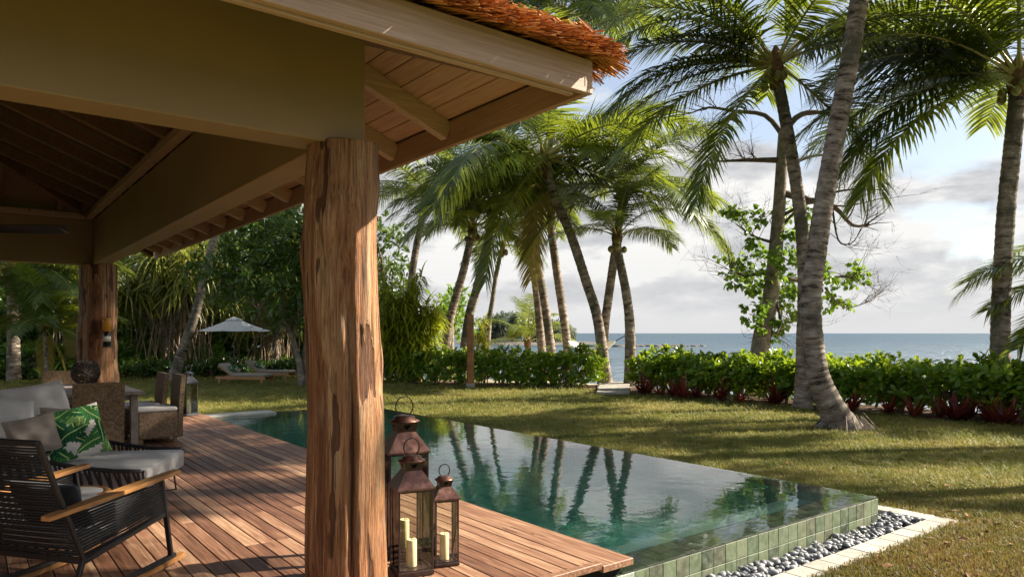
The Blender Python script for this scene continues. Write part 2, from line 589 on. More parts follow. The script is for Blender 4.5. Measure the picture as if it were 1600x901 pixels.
def wood(name, stops, grain=(10, 0.5, 10), kind='pos', rough=0.6, knots=False, spec=0.3, rnd=0.35, bump=0.4, bd=0.004, gs=3.0):
    m, nt, out = newmat(name)
    v = pos(nt, grain, kind)
    ov = nd(nt, 'VectorMath', {0: v, 1: nd(nt, 'CombineXYZ', {0: mth(nt, 'MULTIPLY', objrand(nt), 37.0), 1: mth(nt, 'MULTIPLY', objrand(nt), 53.0)}).outputs[0]}, operation='ADD').outputs[0]
    g = noise(nt, ov, gs, 6.0, 0.62, 0.6)
    f = mth(nt, 'ADD', mth(nt, 'MULTIPLY_ADD', objrand(nt), rnd, -rnd / 2), g, clamp=True)
    c = ramp(nt, f, stops)
    if knots:
        kn = nd(nt, 'TexVoronoi', {'Vector': nd(nt, 'VectorMath', {0: pos(nt, (3.2, 3.2, 3.2), kind), 1: (0, 0, 0)}, operation='ADD').outputs[0], 'Scale': 1.0}).outputs['Distance']
        c = mix(nt, ramp(nt, kn, [(0.03, (0.75, 0.75, 0.75)), (0.10, (0, 0, 0))]), c, (0.06, 0.028, 0.015))
    principled(nt, out, c, rough, spec, g, bd, bump)


wood('deck_wood', [(0.22, (0.075, 0.034, 0.020)), (0.42, (0.17, 0.080, 0.045)), (0.58, (0.27, 0.145, 0.085)), (0.75, (0.40, 0.25, 0.15))], (16, 0.9, 16), rough=0.5, rnd=0.36, gs=2.2)
wood('teak', [(0.25, (0.20, 0.088, 0.026)), (0.5, (0.33, 0.155, 0.05)), (0.75, (0.44, 0.235, 0.085))], (9, 2.0, 9), 'obj', 0.42, rnd=0.1, spec=0.4)
wood('pine_x', [(0.3, (0.33, 0.215, 0.15)), (0.5, (0.43, 0.29, 0.215)), (0.7, (0.52, 0.37, 0.285))], (0.8, 14, 22), rough=0.6, knots=True, rnd=0.1)
wood('pine_y', [(0.3, (0.31, 0.19, 0.125)), (0.5, (0.39, 0.25, 0.17)), (0.7, (0.46, 0.31, 0.22))], (14, 0.8, 22), rough=0.6, knots=True, rnd=0.1)
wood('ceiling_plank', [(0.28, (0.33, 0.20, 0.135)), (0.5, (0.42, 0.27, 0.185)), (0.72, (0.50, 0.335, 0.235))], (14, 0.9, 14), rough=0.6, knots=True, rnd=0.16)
wood('shaded_plank', [(0.28, (0.11, 0.060, 0.034)), (0.72, (0.20, 0.115, 0.068))], (14, 0.9, 14), rough=0.6, rnd=0.16)  # inside timber: the eaves wood with its deep shade put into the colour
wood('table_wood', [(0.3, (0.16, 0.13, 0.11)), (0.6, (0.26, 0.22, 0.19))], (3, 14, 3), rough=0.6, rnd=0.1)
wood('lounger_wood', [(0.3, (0.30, 0.14, 0.05)), (0.6, (0.42, 0.22, 0.09))], (2, 2, 8), 'obj', 0.5)

# peeled trunk of the columns
m, nt, out = newmat('log_wood')
v1 = pos(nt, (7.0, 7.0, 0.55), 'obj')
v2 = pos(nt, (5.0, 5.0, 1.25), 'obj')
v3 = pos(nt, (26.0, 26.0, 1.1), 'obj')
g1 = noise(nt, v1, 1.0, 7.0, 0.62, 0.8)
g2 = noise(nt, v2, 1.2, 6.0, 0.6, 1.2)
g3 = noise(nt, v3, 1.4, 6.0, 0.65, 0.3)
c = ramp(nt, g1, [(0.30, (0.145, 0.050, 0.020)), (0.43, (0.29, 0.120, 0.048)), (0.53, (0.42, 0.205, 0.092)), (0.66, (0.60, 0.38, 0.21))])
c = mix(nt, ramp(nt, g3, [(0.34, (0.9, 0.9, 0.9)), (0.55, (0, 0, 0))]), c, mix(nt, 0.6, c, (0.09, 0.036, 0.018)))
c = mix(nt, ramp(nt, g2, [(0.52, (0, 0, 0)), (0.70, (0.35, 0.35, 0.35))]), c, (0.40, 0.29, 0.19))
g4 = noise(nt, pos(nt, (75.0, 75.0, 3.2), 'obj'), 1.3, 5.0, 0.7, 0.4)
c = mix(nt, ramp(nt, g4, [(0.36, (1, 1, 1)), (0.46, (0, 0, 0))]), c, mix(nt, 0.72, c, (0.035, 0.014, 0.007)))
c = mix(nt, ramp(nt, g4, [(0.56, (0, 0, 0)), (0.68, (0.55, 0.55, 0.55))]), c, (0.56, 0.36, 0.20))
cut = attr(nt, 'rnd').outputs['Fac']
cutn = mth(nt, 'ADD', mth(nt, 'MULTIPLY_ADD', mth(nt, 'SUBTRACT', g3, 0.5), 0.9, cut), mth(nt, 'MULTIPLY_ADD', g4, 0.9, -0.45))
dk = ramp(nt, cutn, [(0.40, (0, 0, 0)), (0.56, (1, 1, 1))])
c = mix(nt, mth(nt, 'MULTIPLY', dk, 0.9), c, mix(nt, g1, (0.030, 0.014, 0.008), (0.16, 0.065, 0.030)))
h = mth(nt, 'MULTIPLY_ADD', g4, 0.7, mth(nt, 'MULTIPLY_ADD', dk, -0.5, mth(nt, 'MULTIPLY_ADD', g3, 0.9, g1)))
principled(nt, out, c, 0.6, 0.3, h, 0.03, 1.0)

# trunks
m, nt, out = newmat('palm_bark')
a = attr(nt, 'tuv').outputs['Vector']
sp = nd(nt, 'SeparateXYZ', {0: a})
rv = nd(nt, 'CombineXYZ', {0: mth(nt, 'MULTIPLY', sp.outputs[0], 0.35), 1: mth(nt, 'MULTIPLY', sp.outputs[1], 0.35), 2: mth(nt, 'MULTIPLY', sp.outputs[2], 7.5)}).outputs[0]
rg = nd(nt, 'TexNoise', {'Vector': rv, 'Scale': 1.6, 'Detail': 5.0, 'Roughness': 0.65}).outputs[0]
ng = noise(nt, pos(nt, (1, 1, 1)), 9.0, 5.0, 0.65)
nb = noise(nt, pos(nt, (1, 1, 0.5)), 1.7, 4.0, 0.6)
c = ramp(nt, rg, [(0.36, (0.040, 0.030, 0.023)), (0.43, (0.15, 0.115, 0.085)), (0.55, (0.26, 0.21, 0.165)), (0.70, (0.40, 0.345, 0.28))])
c = mix(nt, ramp(nt, nb, [(0.50, (0, 0, 0)), (0.60, (0.85, 0.85, 0.85))]), c, mix(nt, ng, (0.035, 0.034, 0.022), (0.12, 0.11, 0.075)))
c = mix(nt, ramp(nt, ng, [(0.62, (0, 0, 0)), (0.74, (0.7, 0.7, 0.7))]), c, (0.42, 0.39, 0.33))
principled(nt, out, c, 0.8, 0.2, mth(nt, 'MULTIPLY_ADD', ng, 0.6, rg), 0.03, 0.7)
plain('tree_bark', (0.20, 0.165, 0.125), 0.85, 0.15, nscale=6.0, namp=0.55, bump=0.8, bscale=18.0, bdist=0.02, kind='pos')
plain('dead_wood', (0.10, 0.078, 0.060), 0.85, 0.15, nscale=8.0, namp=0.4, kind='pos')
plain('frond_stem', (0.26, 0.24, 0.06), 0.5, 0.35, nscale=2.0, namp=0.4)
plain('crown_fibre', (0.13, 0.075, 0.035), 0.9, 0.1, nscale=12.0, namp=0.5)
plain('coconut', (0.16, 0.15, 0.035), 0.5, 0.4, nscale=6.0, namp=0.4)
plain('aerial_root', (0.27, 0.20, 0.13), 0.85, 0.15, nscale=4.0, namp=0.5, kind='pos')
plain('flower_white', (0.80, 0.78, 0.66), 0.6, 0.2)

# pavilion
plain('beam_paint', (0.27, 0.19, 0.105), 0.55, 0.3, nscale=1.2, namp=0.08, bump=0.1, bscale=30, kind='pos')
plain('thatch_core', (0.16, 0.07, 0.025), 0.95, 0.1, nscale=30.0, namp=0.6, bump=0.9, bscale=60, bdist=0.03, kind='pos')
m, nt, out = newmat('thatch_straw')
c = ramp(nt, attr(nt).outputs['Fac'], [(0.0, (0.13, 0.042, 0.012)), (0.35, (0.36, 0.130, 0.030)), (0.7, (0.55, 0.235, 0.065)), (1.0, (0.68, 0.40, 0.17))])
principled(nt, out, c, 0.75, 0.2)
plain('wall_plaster', (0.22, 0.18, 0.13), 0.9, 0.1, nscale=2.0, namp=0.1, kind='pos')
plain('fan_black', (0.012, 0.012, 0.013), 0.4, 0.4)

# furniture
plain('black_metal', (0.014, 0.014, 0.015), 0.42, 0.45)
m, nt, out = newmat('black_rope')
w = nd(nt, 'TexWave', {'Vector': pos(nt, (1, 1, 1), 'obj', (0.5, 0.7, 0.3)), 'Scale': 70.0, 'Distortion': 1.0}, bands_direction='DIAGONAL').outputs['Fac']
principled(nt, out, ramp(nt, w, [(0.2, (0.008, 0.008, 0.009)), (0.8, (0.026, 0.026, 0.028))]), 0.6, 0.35, w, 0.002, 0.7)


def fabric(name, col, scale=420.0, namp=0.12):
    m, nt, out = newmat(name)
    v = pos(nt, (1, 1, 1), 'obj')
    w = noise(nt, v, scale, 2.0)
    n = noise(nt, v, 6.0, 4.0)
    lo = tuple(x * (1 - namp) for x in col)
    c = mix(nt, w, lo, col)
    principled(nt, out, c, 0.92, 0.12, mth(nt, 'MULTIPLY_ADD', n, 3.0, w), 0.004, 0.55, Sheen_Weight=0.15)


fabric('cushion_grey', (0.36, 0.355, 0.35))
fabric('pillow_light', (0.50, 0.485, 0.475))
fabric('pillow_taupe', (0.22, 0.19, 0.165))
fabric('pillow_tweed', (0.035, 0.035, 0.038), 240.0, 0.6)
fabric('cushion_white', (0.68, 0.66, 0.62))
fabric('lounger_pad', (0.31, 0.27, 0.225))
fabric('canopy_cloth', (0.66, 0.66, 0.65))
fabric('chair_cushion', (0.60, 0.57, 0.53))
fabric('hammock_cloth', (0.62, 0.64, 0.60))
m, nt, out = newmat('leaf_print')
principled(nt, out, attr(nt, 'print').outputs['Color'], 0.9, 0.12, noise(nt, pos(nt, kind='obj'), 380.0, 2.0), 0.002, 0.4)
m, nt, out = newmat('wicker')
v = pos(nt, (1, 1, 1), 'obj')
sx = nd(nt, 'SeparateXYZ', {0: v})
hx = mth(nt, 'SINE', mth(nt, 'MULTIPLY', mth(nt, 'ADD', sx.outputs[0], sx.outputs[1]), 2 * math.pi / 0.034))
hz_ = mth(nt, 'SINE', mth(nt, 'MULTIPLY', sx.outputs[2], 2 * math.pi / 0.017))
wv = mth(nt, 'MULTIPLY', hx, hz_)
n = noise(nt, v, 30.0, 4.0)
c = ramp(nt, mth(nt, 'MULTIPLY_ADD', wv, 0.20, n), [(0.25, (0.10, 0.062, 0.036)), (0.5, (0.25, 0.165, 0.095)), (0.75, (0.40, 0.28, 0.165))])
principled(nt, out, c, 0.6, 0.3, wv, 0.006, 0.9)
plain('dark_vine', (0.055, 0.042, 0.034), 0.7, 0.25, nscale=20.0, namp=0.5)
# lanterns
m, nt, out = newmat('copper')
n = noise(nt, pos(nt, kind='obj'), 14.0, 5.0, 0.65)
c = ramp(nt, n, [(0.3, (0.06, 0.030, 0.023)), (0.5, (0.15, 0.072, 0.053)), (0.72, (0.28, 0.145, 0.105))])
principled(nt, out, c, mth(nt, 'MULTIPLY_ADD', n, 0.3, 0.22), 0.5, n, 0.002, 0.3, 0.72)
plain('bronze_dark', (0.050, 0.032, 0.026), 0.42, 0.45, 0.5, nscale=20.0, namp=0.4)
plain('lantern_grey', (0.075, 0.078, 0.085), 0.6, 0.3)
m, nt, out = newmat('glass')
fr = nd(nt, 'Fresnel', {'IOR': 1.45})
gl = nd(nt, 'BsdfGlossy', {'Roughness': 0.02})
tr = nd(nt, 'BsdfTransparent', {'Color': (0.97, 0.97, 0.965, 1)})
nt.links.new(nd(nt, 'MixShader', {0: fr.outputs[0], 1: tr.outputs[0], 2: gl.outputs[0]}).outputs[0], out.inputs[0])
m, nt, out = newmat('candle_wax')
p = principled(nt, out, (0.88, 0.76, 0.42), 0.5, 0.4, Subsurface_Weight=0.35)
p.inputs['Subsurface Radius'].default_value = (0.03, 0.022, 0.01)
plain('wick', (0.02, 0.018, 0.015), 0.9, 0.1)
plain('bottle_glass', (0.010, 0.012, 0.009), 0.12, 0.6)
plain('bottle_amber', (0.62, 0.27, 0.02), 0.35, 0.5, nscale=15.0, namp=0.25)
plain('dry_leaf', (0.22, 0.12, 0.05), 0.8, 0.2, nscale=3.0, namp=0.5, kind='pos')
plain('paper_label', (0.62, 0.58, 0.50), 0.8, 0.2)
plain('cable', (0.02, 0.018, 0.016), 0.7, 0.2)
# stones
m, nt, out = newmat('pebble')
n = noise(nt, pos(nt), 30.0, 4.0)
c = ramp(nt, mth(nt, 'MULTIPLY_ADD', n, 0.35, mth(nt, 'MULTIPLY', attr(nt).outputs['Fac'], 0.7)), [(0.1, (0.075, 0.08, 0.086)), (0.5, (0.17, 0.175, 0.183)), (0.9, (0.36, 0.36, 0.365))])
principled(nt, out, c, 0.5, 0.4, n, 0.002, 0.4)
m, nt, out = newmat('curb_stone')
n = noise(nt, pos(nt), 9.0, 6.0, 0.7)
c = ramp(nt, mth(nt, 'MULTIPLY_ADD', objrand(nt), 0.3, mth(nt, 'MULTIPLY', n, 0.8)), [(0.22, (0.20, 0.18, 0.145)), (0.45, (0.34, 0.32, 0.27)), (0.85, (0.46, 0.44, 0.38))])
principled(nt, out, c, 0.75, 0.25, n, 0.004, 0.5)
plain('reef_rock', (0.13, 0.115, 0.10), 0.9, 0.1, nscale=0.6, namp=0.5, kind='pos')
plain('path_stone', (0.30, 0.275, 0.24), 0.85, 0.2, nscale=3.0, namp=0.3, bump=0.5, bscale=25, kind='pos')
plain('post_wood', (0.24, 0.11, 0.035), 0.6, 0.3, nscale=4.0, namp=0.4, kind='pos')
plain('joint_dark', (0.02, 0.018, 0.016), 0.95, 0.05)
M = MATS

# ================================================================== the setting
rng = np.random.default_rng(11)
rr = random.Random(5)

# ---- land: one sheet, with the pool cut out
HEDGE_LINE = [(-60, 95), (-14, 40), (-9, 33), (-4.7, 26.3), (2.9, 23.3), (3.67, 22.2), (7.6, 16.9), (10.4, 13.7), (14, 9), (40, -20)]


def beyond(x, d):
    return (d - np.interp(x, [p[0] for p in HEDGE_LINE], [p[1] for p in HEDGE_LINE])) * 0.72


def land_z(X, Y):
    x, d = X * CT - Y * ST, X * ST + Y * CT
    s = beyond(x, d)
    return LAWN - np.clip((s - 2.5) / 11, 0, 1.4) * 2.2, np.clip((s - 1.2) / 0.8, 0, 1)


xs = np.unique(np.concatenate([np.arange(-60, 75, 1.5), [3.3, 7.09, 7.44]]))
ys = np.unique(np.concatenate([np.arange(-20, 110, 1.5), [3.0, 3.3, 14.4]]))
GX, GY = np.meshgrid(xs, ys, indexing='ij')
GZ, GS = land_z(GX, GY)
V = np.stack([GX, GY, GZ], -1).reshape(-1, 3)
fs = []
ny = len(ys)
for i in range(len(xs) - 1):
    for j in range(ny - 1):
        cx_, cy_ = (xs[i] + xs[i + 1]) / 2, (ys[j] + ys[j + 1]) / 2
        if 3.3 < cx_ < 7.44 and 3.0 < cy_ < 14.4:
            continue
        fs.append((i * ny + j, (i + 1) * ny + j, (i + 1) * ny + j + 1, i * ny + j + 1))
o = inst('lawn', np_mesh('lawn', V, fs, M['lawn_ground'], GS.reshape(-1), True))
tag(o, kind='structure')

# ---- sea
o = MB().add([(-9000, -9000, -2.1), (9000, -9000, -2.1), (9000, 9000, -2.1), (-9000, 9000, -2.1)], [(0, 1, 2, 3)]).build('sea', M['sea_water'])
tag(o, kind='structure')

# ---- low reef and the far headland
mb = MB()
for k in range(46):
    u = 905 + k * 4.3 + rr.uniform(-2, 2)
    p = at(u, 530, 190 + rr.uniform(-4, 4))
    s = rr.uniform(0.35, 0.8) * (1.0 if k < 38 else 0.55)
    prof = [(2.6 * s, -0.6), (2.2 * s, 0.25 * s + 0.1), (1.2 * s, 0.55 * s + 0.1), (0.1, 0.62 * s + 0.12)]
    mb.lathe(prof, (p.x, p.y, -2.1), 7, rr.random())
tag(mb.build('reef', M['reef_rock'], smooth=True), kind='structure')
mb = MB()
c0 = at(820, 532, 240)
pts = []
for k in range(24):
    a = 2 * math.pi * k / 24
    rad = (1 + 0.18 * math.sin(3 * a) + 0.1 * math.sin(7 * a + 1))
    q = H(math.cos(a) * 26 * rad, math.sin(a) * 30 * rad)
    pts.append((c0.x + q.x, c0.y + q.y))
mb.add([(x, y, -2.6) for x, y in pts] + [(c0.x + (x - c0.x) * 0.8, c0.y + (y - c0.y) * 0.8, -1.5) for x, y in pts] + [(c0.x, c0.y, -1.0)],
       [(k, (k + 1) % 24, 24 + (k + 1) % 24, 24 + k) for k in range(24)] + [(24 + k, 24 + (k + 1) % 24, 48) for k in range(24)])
tag(mb.build('headland', M['reef_rock'], smooth=True), kind='structure')

# ---- deck
deck = empty('deck', (0, 0, 0), kind='structure')
DX0, DX1, DY0, DY1 = -4.2, 3.55, 3.25, 14.1
MB().box(((DX0 + 3.5) / 2, (DY0 + DY1) / 2 + 0.03, -0.19), (3.5 - DX0, DY1 - DY0 - 0.08, 0.28)).build('joist_base', M['joint_dark'], deck)
BW, GAP = 0.112, 0.007
_cache = {}


def board_mesh(L, w=BW - GAP, t=0.032, mat='deck_wood'):
    k = (round(L, 3), w, t, mat)
    if k not in _cache:
        _cache[k] = MB().box((0, 0, -t / 2), (w, L, t), ch=0.003).mesh('board', M[mat])
    return _cache[k]


YB0 = DY0 + 0.066
span = DY1 - YB0
cuts_opts = [(3.6, 7.2), (1.8, 5.4, 9.0), (2.7, 6.3), (0.9, 4.5, 8.1), (4.95, 8.55)]
row = 0
x = DX1 - 0.29 - BW / 2
while x > DX0:
    cuts = [0] + list(cuts_opts[rr.randrange(5)]) + [span]
    for a, b in zip(cuts[:-1], cuts[1:]):
        inst('board', board_mesh(b - a - 0.003), deck, (x, YB0 + (a + b) / 2, rr.uniform(-0.0012, 0.0012)))
    x -= BW
for a, b in ((0, 3.1), (3.1, 6.9), (6.9, DY1 - DY0)):
    inst('board', board_mesh(b - a - 0.003, 0.283, 0.045), deck, (DX1 - 0.1415, DY0 + (a + b) / 2, 0.001))
MB().box(((DX0 + DX1 - 0.29) / 2, DY0 + 0.03, 0.002), (DX1 - 0.296 - DX0, 0.056, 0.044), ch=0.004).build('nosing', M['deck_wood'], deck)
mb = MB()
x = DX1 - 0.29 - BW / 2
while x > -0.6:
    y = YB0 + 0.05
    while y < DY1 - 0.05:
        for sx_ in (-0.034, 0.034):
            c_ = (x + sx_ + rr.uniform(-0.003, 0.003), y + rr.uniform(-0.004, 0.004))
            mb.add([(c_[0] + 0.0042 * math.cos(q * 1.047), c_[1] + 0.0042 * math.sin(q * 1.047), 0.0015) for q in range(6)], [(0, 1, 2, 3, 4, 5)])
        y += 0.45
    x -= BW
tag(mb.build('screw_heads', M['bronze_dark'], deck), kind='stuff')
mb = MB()                                     # worn two-line inscription burnt into the border board
for line, (n, x0) in enumerate(((15, 3.37), (10, 3.30))):
    for k in range(n):
        y = 4.35 - (0.0 if line == 0 else -0.02) - k * 0.019
        if rr.random() < 0.15:
            continue
        mb.box((x0 + rr.uniform(-0.004, 0.004), y, 0.0016), (0.016, rr.choice((0.004, 0.008, 0.011)), 0.0008))
tag(mb.build('inscription', M['bronze_dark'], deck), kind='stuff')

# ---- pool
PX0, PX1, PY0, PY1 = 3.5, 7.09, 3.3, 14.4
RX, RY0, RY1 = 6.80, 3.59, 14.15
POOLZ = -1.0
pool = empty('swimming_pool', (5.2, 3.3, LAWN), kind='structure')
PO = Vector((5.2, 3.3, LAWN))


def pl(p):
    return Vector(p) - PO


mb = MB()
iv = [pl(p) for p in ((PX0, RY0, POOLZ), (RX, RY0, POOLZ), (RX, RY1, POOLZ), (PX0, RY1, POOLZ), (PX0, RY0, -0.126), (RX, RY0, -0.126), (RX, RY1, -0.126), (PX0, RY1, -0.126))]
mb.add(iv, [(0, 1, 2, 3), (0, 4, 5, 1), (1, 5, 6, 2), (2, 6, 7, 3), (3, 7, 4, 0)])
# underwater bench along the near end
mb.box(pl(((PX0 + RX) / 2, RY0 + 0.22, -0.75)), (RX - PX0 - 0.01, 0.44, 0.49))
mb.build('pool_shell', M['pool_mosaic'], pool)
mb = MB()
zt = -0.1165
for (x0, x1, y0, y1) in ((3.25, PX1 + 0.0015, PY0 - 0.0015, RY0 - 0.002), (RX + 0.002, PX1 + 0.0015, RY0 - 0.002, PY1 - 0.006), (PX0, RX + 0.002, RY1 + 0.002, PY1 - 0.006)):
    mb.box(pl(((x0 + x1) / 2, (y0 + y1) / 2, (zt - 0.7) / 2)), (x1 - x0, y1 - y0, zt + 0.7))
mb.build('wall_core', M['grout'], pool)
TS = 0.145
tile_top = [MB().box((0, 0, -0.006), (TS - 0.006, TS - 0.006, 0.012), ch=0.0012).mesh('tile', M['green_tile']) for _ in range(1)][0]
for i in range(25):
    for j in range(2):
        px = PX1 - TS * (i + 0.5)
        if px > 3.5:
            inst('rim_tile', tile_top, pool, pl((px, PY0 + TS * (j + 0.5), -0.113 + rr.uniform(-0.001, 0.001))))
for i in range(2):
    for j in range(2, 40):
        inst('rim_tile', tile_top, pool, pl((PX1 - TS * (i + 0.5), PY0 + TS * (j + 0.5), -0.113 + rr.uniform(-0.001, 0.001))))
mb = MB()
for i in range(2):
    for j in range(40, 76):
        mb.box(pl((PX1 - TS * (i + 0.5), PY0 + TS * (j + 0.5), -0.119)), (TS - 0.006, TS - 0.006, 0.012))
tag(mb.build('rim_tile_rest', M['green_tile'], pool), kind='stuff')
tile_side = MB().box((0, 0.006, 0), (TS - 0.006, 0.012, TS - 0.006), ch=0.0012).mesh('tile', M['green_tile'])
tile_pale = MB().box((0, 0.006, 0), (TS - 0.006, 0.012, TS - 0.006), ch=0.0012).mesh('tile', M['pale_tile'])
for i in range(26):
    for j in range(2):
        px = PX1 - TS * (i + 0.5)
        inst('wall_tile', tile_side if px > 3.55 else tile_pale, pool, pl((px, PY0 - 0.005 + rr.uniform(-0.001, 0.001), -0.1135 - TS * (j + 0.5))))
tile_e = MB().box((-0.006, 0, 0), (0.012, TS - 0.006, TS - 0.006), ch=0.0012).mesh('tile', M['green_tile'])
for i in range(8):
    for j in range(2):
        inst('wall_tile', tile_e, pool, pl((PX1 + 0.005, PY0 + TS * (i + 0.5), -0.1135 - TS * (j + 0.5))))
MB().box(pl((4.25, 14.22, -0.105)), (1.4, 0.42, 0.09), ch=0.01).build('coping', M['curb_stone'], pool)

mb = MB()
o_ = [(PX0 - 0.006, PY0 + 0.003), (PX1 - 0.003, PY0 + 0.003), (PX1 - 0.003, PY1), (PX0 - 0.006, PY1)]
i_ = [(PX0 - 0.004, RY0 - 0.004), (RX + 0.004, RY0 - 0.004), (RX + 0.004, RY1 + 0.004), (PX0 - 0.004, RY1 + 0.004)]
vs = [(x, y, -0.1) for x, y in o_] + [(x, y, -0.1185) for x, y in o_] + [(x, y, -0.1185) for x, y in i_] + [(x, y, POOLZ - 0.006) for x, y in i_]
fs = [(0, 1, 2, 3)]
for k in range(4):
    k2 = (k + 1) % 4
    fs += [(k, 4 + k, 4 + k2, k2), (4 + k, 8 + k, 8 + k2, 4 + k2), (8 + k, 12 + k, 12 + k2, 8 + k2)]
fs.append((15, 14, 13, 12))
tag(mb.add(vs, fs).build('pool_water', M['pool_water']), kind='structure')

# ---- pebble trench and stone curb
bed = empty('pebble_bed', (5.4, 3.15, -0.42), kind='structure')
BO = Vector((5.4, 3.15, -0.42))
mb = MB()
mb.box(Vector((5.4, 3.15, -0.415)) - BO, (4.1, 0.30, 0.03))
mb.box(Vector((7.265, 8.7, -0.415)) - BO, (0.35, 11.4, 0.03))
mb.build('trench_floor', M['joint_dark'], bed)


def pebble(seed):
    g = random.Random(seed)
    mb = MB()
    prof = []
    sx_, sy_, sz_ = 1.0, g.uniform(0.6, 0.85), g.uniform(0.34, 0.52)
    vs, fsx = [(0, 0, -sz_)], []
    n1, n2 = 7, 3
    for i in range(1, n2 + 1):
        ph = -math.pi / 2 + math.pi * i / (n2 + 1)
        for k in range(n1):
            a = 2 * math.pi * k / n1
            w = 1 + g.uniform(-0.09, 0.09)
            vs.append((sx_ * math.cos(ph) ** 0.8 * math.cos(a) * w, sy_ * math.cos(ph) ** 0.8 * math.sin(a) * w, sz_ * math.sin(ph)))
    vs.append((0, 0, sz_))
    for k in range(n1):
        k2 = (k + 1) % n1
        fsx.append((0, 1 + k2, 1 + k))
        for i in range(n2 - 1):
            fsx.append((1 + i * n1 + k, 1 + i * n1 + k2, 1 + (i + 1) * n1 + k2, 1 + (i + 1) * n1 + k))
        fsx.append((len(vs) - 1, 1 + (n2 - 1) * n1 + k, 1 + (n2 - 1) * n1 + k2))
    return vs, fsx


PEB = [pebble(k) for k in range(9)]
PEBM = [MB().add(*PEB[k], rnd=k / 8).mesh('pebble', M['pebble'], True) for k in range(9)]
spots = []
for k in range(950):
    if rr.random() < 0.80:
        spots.append((rr.uniform(3.9, 7.40), rr.uniform(3.03, 3.27)))
    else:
        spots.append((rr.uniform(7.13, 7.41), rr.uniform(3.03, 4.6)))
spots = [(x, y, rr.uniform(-0.385, -0.305)) for x, y in spots]
key = sorted(spots, key=lambda s: -(s[2] * 6 + (0.5 if s[0] > 4.6 else -3)))
rest = MB()
for k, (x, y, z) in enumerate(key):
    s = rr.uniform(0.024, 0.046)
    rot = (rr.uniform(-0.5, 0.5), rr.uniform(-0.5, 0.5), rr.uniform(0, 6.28))
    if k < 300:
        inst('pebble', PEBM[rr.randrange(9)], bed, Vector((x, y, z)) - BO, rot, s)
    else:
        from mathutils import Euler
        Mx = Euler(rot).to_matrix() * s
        pv, pf = PEB[rr.randrange(9)]
        rest.add([Mx @ Vector(p) + Vector((x, y, z)) - BO for p in pv], pf, rr.random())
tag(rest.build('pebble_rest', M['pebble'], bed, True), kind='stuff')
curb = empty('stone_curb', (7.5, 2.9, LAWN), kind='structure')
CO = Vector((7.5, 2.9, LAWN))
cm = [MB().box((0, 0, 0), (0.243, 0.216, 0.13), ch=0.006).mesh('curb_stone', M['curb_stone'])]
x = 7.65 - 0.1235
while x > 3.0:
    inst('curb_stone', cm[0], curb, Vector((x, 2.89, LAWN - 0.045 + rr.uniform(-0.002, 0.002))) - CO, (0, 0, rr.uniform(-0.006, 0.006)))
    x -= 0.247
y = 3.0 + 0.1235
while y < 6.5:
    inst('curb_stone', cm[0], curb, Vector((7.547, y, LAWN - 0.045 + rr.uniform(-0.002, 0.002))) - CO, (0, 0, R(90)))
    y += 0.247

# ---- path through the hedge: weathered slabs
path = empty('path', gnd(958, 612), kind='structure')
p0, p1 = gnd(958, 613, LAWN + 0.06), gnd(962, 586, LAWN + 0.06)
dirp = (p1 - p0).normalized()
side = dirp.cross(Vector((0, 0, 1)))
Mp = Matrix((side, dirp, Vector((0, 0, 1)))).transposed()
for k in range(8):
    c = p0 + dirp * (0.55 * k)
    MB().box(c - path.location, (1.0 + rr.uniform(-0.05, 0.05), 0.52, 0.09), Mp, 0.012).build('slab', M['path_stone'], path)

# ================================================================== pavilion
pav = empty('pavilion', (1.8, 3.95, 0), 0, 'open thatched pavilion with log columns, painted beams and timber eaves', 'pavilion')
VO = Vector((1.8, 3.95, 0))


def pv_(p):
    return Vector(p) - VO


